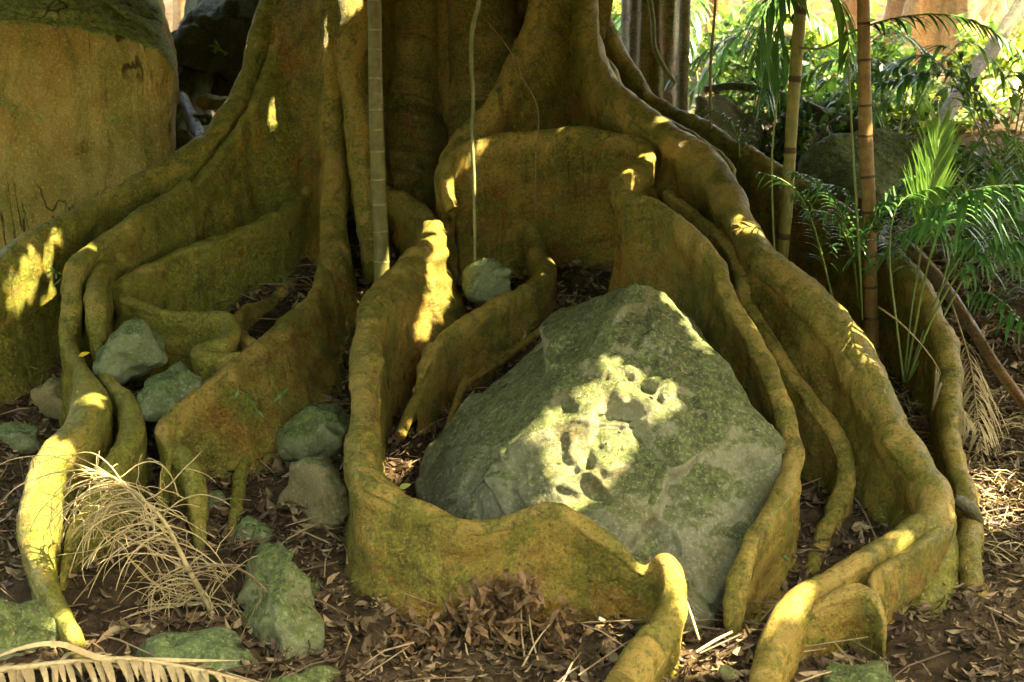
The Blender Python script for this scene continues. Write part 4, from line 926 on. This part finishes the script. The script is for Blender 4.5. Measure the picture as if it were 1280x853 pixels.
stick([(858,752,3.5,1.6),(866,775,3.45,1.8),(874,800,3.4,1.5)], M_STRAW, 'bleached twig standing in the litter right of the sunlit root loop', 'twig', 'twig')
stick([(870,815,3.36,1.5),(895,800,3.42,2),(915,790,3.46,1.6)], M_STRAW, 'bleached twig lying on the sunlit litter', 'twig', 'twig')
for rows, lb in [([(583,470,4.8,4),(572,500,4.62,5),(560,540,4.45,6),(545,580,4.3,6)],'thin bare root running over the litter left of the big boulder'),([(720,382,5.4,4),(670,418,5.15,5),(620,455,4.92,5),(585,480,4.75,4)],'thin root following the upper edge of the big boulder'),([(525,490,4.65,6),(512,515,4.52,7),(500,545,4.4,7)],'short thin root at the foot of the long wall root')]:
    stick(rows, M_ROOT, lb, 'surface_root', 'root')

bpy.context.view_layer.update(); dg = bpy.context.evaluated_depsgraph_get()
r = np.random.default_rng(99); mb = MB(); HC = [[], [], []]; HA = [[], [], []]; HB = [[], [], []]
for _ in range(9000):
    x = r.uniform(-2.1, 2.1); y = r.uniform(3.2, 6.2)
    hit, loc, nor, idx, ob, mt = sc.ray_cast(dg, (x, y, 2.35), (0, 0, -1))
    if not hit or not ob.name.startswith(('buttress_root', 'boulder', 'stone', 'aerial_root')) or nor.z < .72: continue
    if fbm(np.array([[x, y, 0.0]]), 2.6, 2)[0] < -.05 and r.random() < .85: continue
    mi = int(r.choice(3, p=[.45, .15, .4])); nv = np.array(nor); a = norm(np.cross(nv, r.normal(size=3)))
    L = r.uniform(.004, .012); HC[mi].append(np.array(loc)+nv*.002); HA[mi].append(norm(a+nv*r.normal()*.2)*L); HB[mi].append(norm(np.cross(nv, a)+nv*r.normal()*.25)*L*r.uniform(.2, .5))
for mi in range(3):
    if HC[mi]: mb.leaves(np.array(HC[mi]), np.array(HA[mi]), np.array(HB[mi]), mi, .4)
tag(mb.build('leaf_litter', M_LIT, smooth=False), 'crumbs of dead leaf caught on the boulders and root tops', 'leaf litter', None, 'stuff')

# ------------------------------------------------------------------ light
SUN = norm(np.array([.58, -.12, .80]))
e1 = norm(np.cross(SUN, [0, 1, 0])); e2 = np.cross(SUN, e1)
# canopy openings aimed to drop sun dapples on chosen points: (photo x, y, distance, radius in metres)
GAPS = [(772,452,4.02,.04),(800,470,3.99,.04),(838,482,3.93,.045),(762,515,3.87,.05),(785,540,3.83,.04),(745,575,3.78,.055),(726,545,3.84,.035),(698,518,3.9,.035),(733,610,3.73,.03),(820,512,3.88,.035),(745,480,3.97,.03),(875,432,4.2,.03),(855,400,4.3,.035),(838,372,4.35,.03),
        (545,320,5.45,.08),(552,350,5.3,.08),(538,388,5.2,.06),(525,300,5.6,.07),(525,410,5.1,.035),
        (50,315,5.1,.04),(32,345,5.02,.035),(72,295,5.25,.03),
        (843,735,3.5,.055),(815,710,3.58,.04),(850,770,3.42,.04),(870,800,3.42,.07),(890,820,3.4,.06),
        (66,585,4.0,.025),(80,600,3.98,.02),(55,655,3.9,.02),(95,810,3.45,.04),(75,770,3.5,.02),(130,590,3.66,.05),
        (10,640,4.1,.10),(20,690,3.9,.09),(1172,655,3.85,.02),(1110,690,3.7,.022),(985,745,3.5,.025),(975,775,3.43,.03),(1070,735,3.5,.018),
        (805,200,5.6,.05),(790,222,5.4,.04),(575,205,5.72,.015),(600,185,5.8,.012),(700,166,5.92,.02),(500,570,4.35,.05),(520,550,4.45,.04),(700,845,3.3,.06),(1250,600,4.3,.08),(1240,650,4.1,.07),(950,405,4.5,.02),(975,440,4.4,.02),
        (110,310,5.2,.03),(95,525,4.4,.03),(430,10,6.2,.05),(830,150,5.8,.03),(1230,250,4.5,.08),(1190,250,4.6,.05),(1265,250,4.4,.09),(1175,190,5.0,.09),(1030,232,5.2,.06),(985,225,5.0,.05),(1130,235,5.1,.07)]
g2 = np.array([[P(a, b, c)@e1, P(a, b, c)@e2, rr] for a, b, c, rr in GAPS])
def canopy(n, x0, x1, y0, y1, z0, z1, seed, gaps, thin=None):
    r = np.random.default_rng(seed)
    gx = r.uniform(x0, x1, n); gy = r.uniform(y0, y1, n); z = r.uniform(z0, z1, n)
    t = (z-.6)/SUN[2]; p = np.stack([gx, gy, np.full(n, .6)], 1)+SUN*t[:, None]
    L = r.uniform(.07, .13, n)
    keep = np.ones(n, bool)
    if gaps:
        q = np.stack([p@e1, p@e2], 1)
        d = np.linalg.norm(q[:, None]-g2[None, :, :2], axis=2)-g2[None, :, 2]
        keep &= (d > (L*.55)[:, None]).all(1)
    if thin is not None: keep &= fbm(np.stack([p@e1, p@e2, p[:, 0]*0], 1), 1.1, 3, .5, seed) > thin
    p = p[keep]; L = L[keep]; k = len(p)
    A = rand_dirs(k, .6, r)*L[:, None]; Bv = norm(np.cross(A, SUN+.55*r.normal(size=(k, 3))))*(L*.5)[:, None]
    mb = MB(); mb.leaves(p, A, Bv); return mb
tag(canopy(100000, -5.2, 3.2, 2.3, 9.4, 2.7, 4.3, 1, True).build('shade_canopy', M_CANOPY), 'dense unseen leaf canopy added to shade the fig roots, with gaps aimed for sun dapples', 'canopy', None, 'stuff')  # leaf layer added out of view to block the sun between the aimed openings
tag(canopy(4600, -4, 9, 9.6, 18, 4.5, 7, 2, False, .05).build('shade_canopy', M_CANOPY), 'broken unseen leaf canopy added to dapple the background slope', 'canopy', None, 'stuff')  # sparse leaf layer added out of view to break up the background sun

w = bpy.data.worlds.new('World'); sc.world = w; w.use_nodes = True; nt = w.node_tree; nt.nodes.clear()
sky = nt.nodes.new('ShaderNodeTexSky'); sky.sky_type = 'NISHITA'; sky.sun_disc = False
sky.sun_elevation = math.asin(SUN[2]); sky.sun_rotation = math.atan2(SUN[0], SUN[1]); sky.air_density = 1.0; sky.dust_density = 3.0; sky.ozone_density = .5
bg = nt.nodes.new('ShaderNodeBackground'); bg.inputs[1].default_value = .15
ow = nt.nodes.new('ShaderNodeOutputWorld'); nt.links.new(sky.outputs[0], bg.inputs[0]); nt.links.new(bg.outputs[0], ow.inputs[0])
sl = bpy.data.lights.new('sun', 'SUN'); sl.energy = 3.0; sl.angle = R(.5); sl.color = (1, .97, .93)
so = bpy.data.objects.new('sun', sl); COL.objects.link(so)
from mathutils import Vector
so.rotation_euler = Vector(SUN).to_track_quat('Z', 'Y').to_euler(); so.location = (3, 1, 9)

cam = bpy.data.cameras.new('camera'); co = bpy.data.objects.new('camera', cam); COL.objects.link(co)
co.location = CAM; co.rotation_euler = (R(90)-PITCH, 0, 0); cam.sensor_width = 36; cam.lens = 36*FPX/1280; cam.clip_end = 300; cam.clip_start = .05
cam.dof.use_dof = True; cam.dof.focus_distance = 4.4; cam.dof.aperture_fstop = 5.6
sc.camera = co
vs = sc.view_settings; vs.view_transform = 'Standard'; vs.look = 'None'; vs.gamma = 1; vs.use_curve_mapping = False; vs.exposure = 3.95
try:
    vs.use_white_balance = True; vs.white_balance_temperature = 8900; vs.white_balance_tint = 10
except Exception: pass
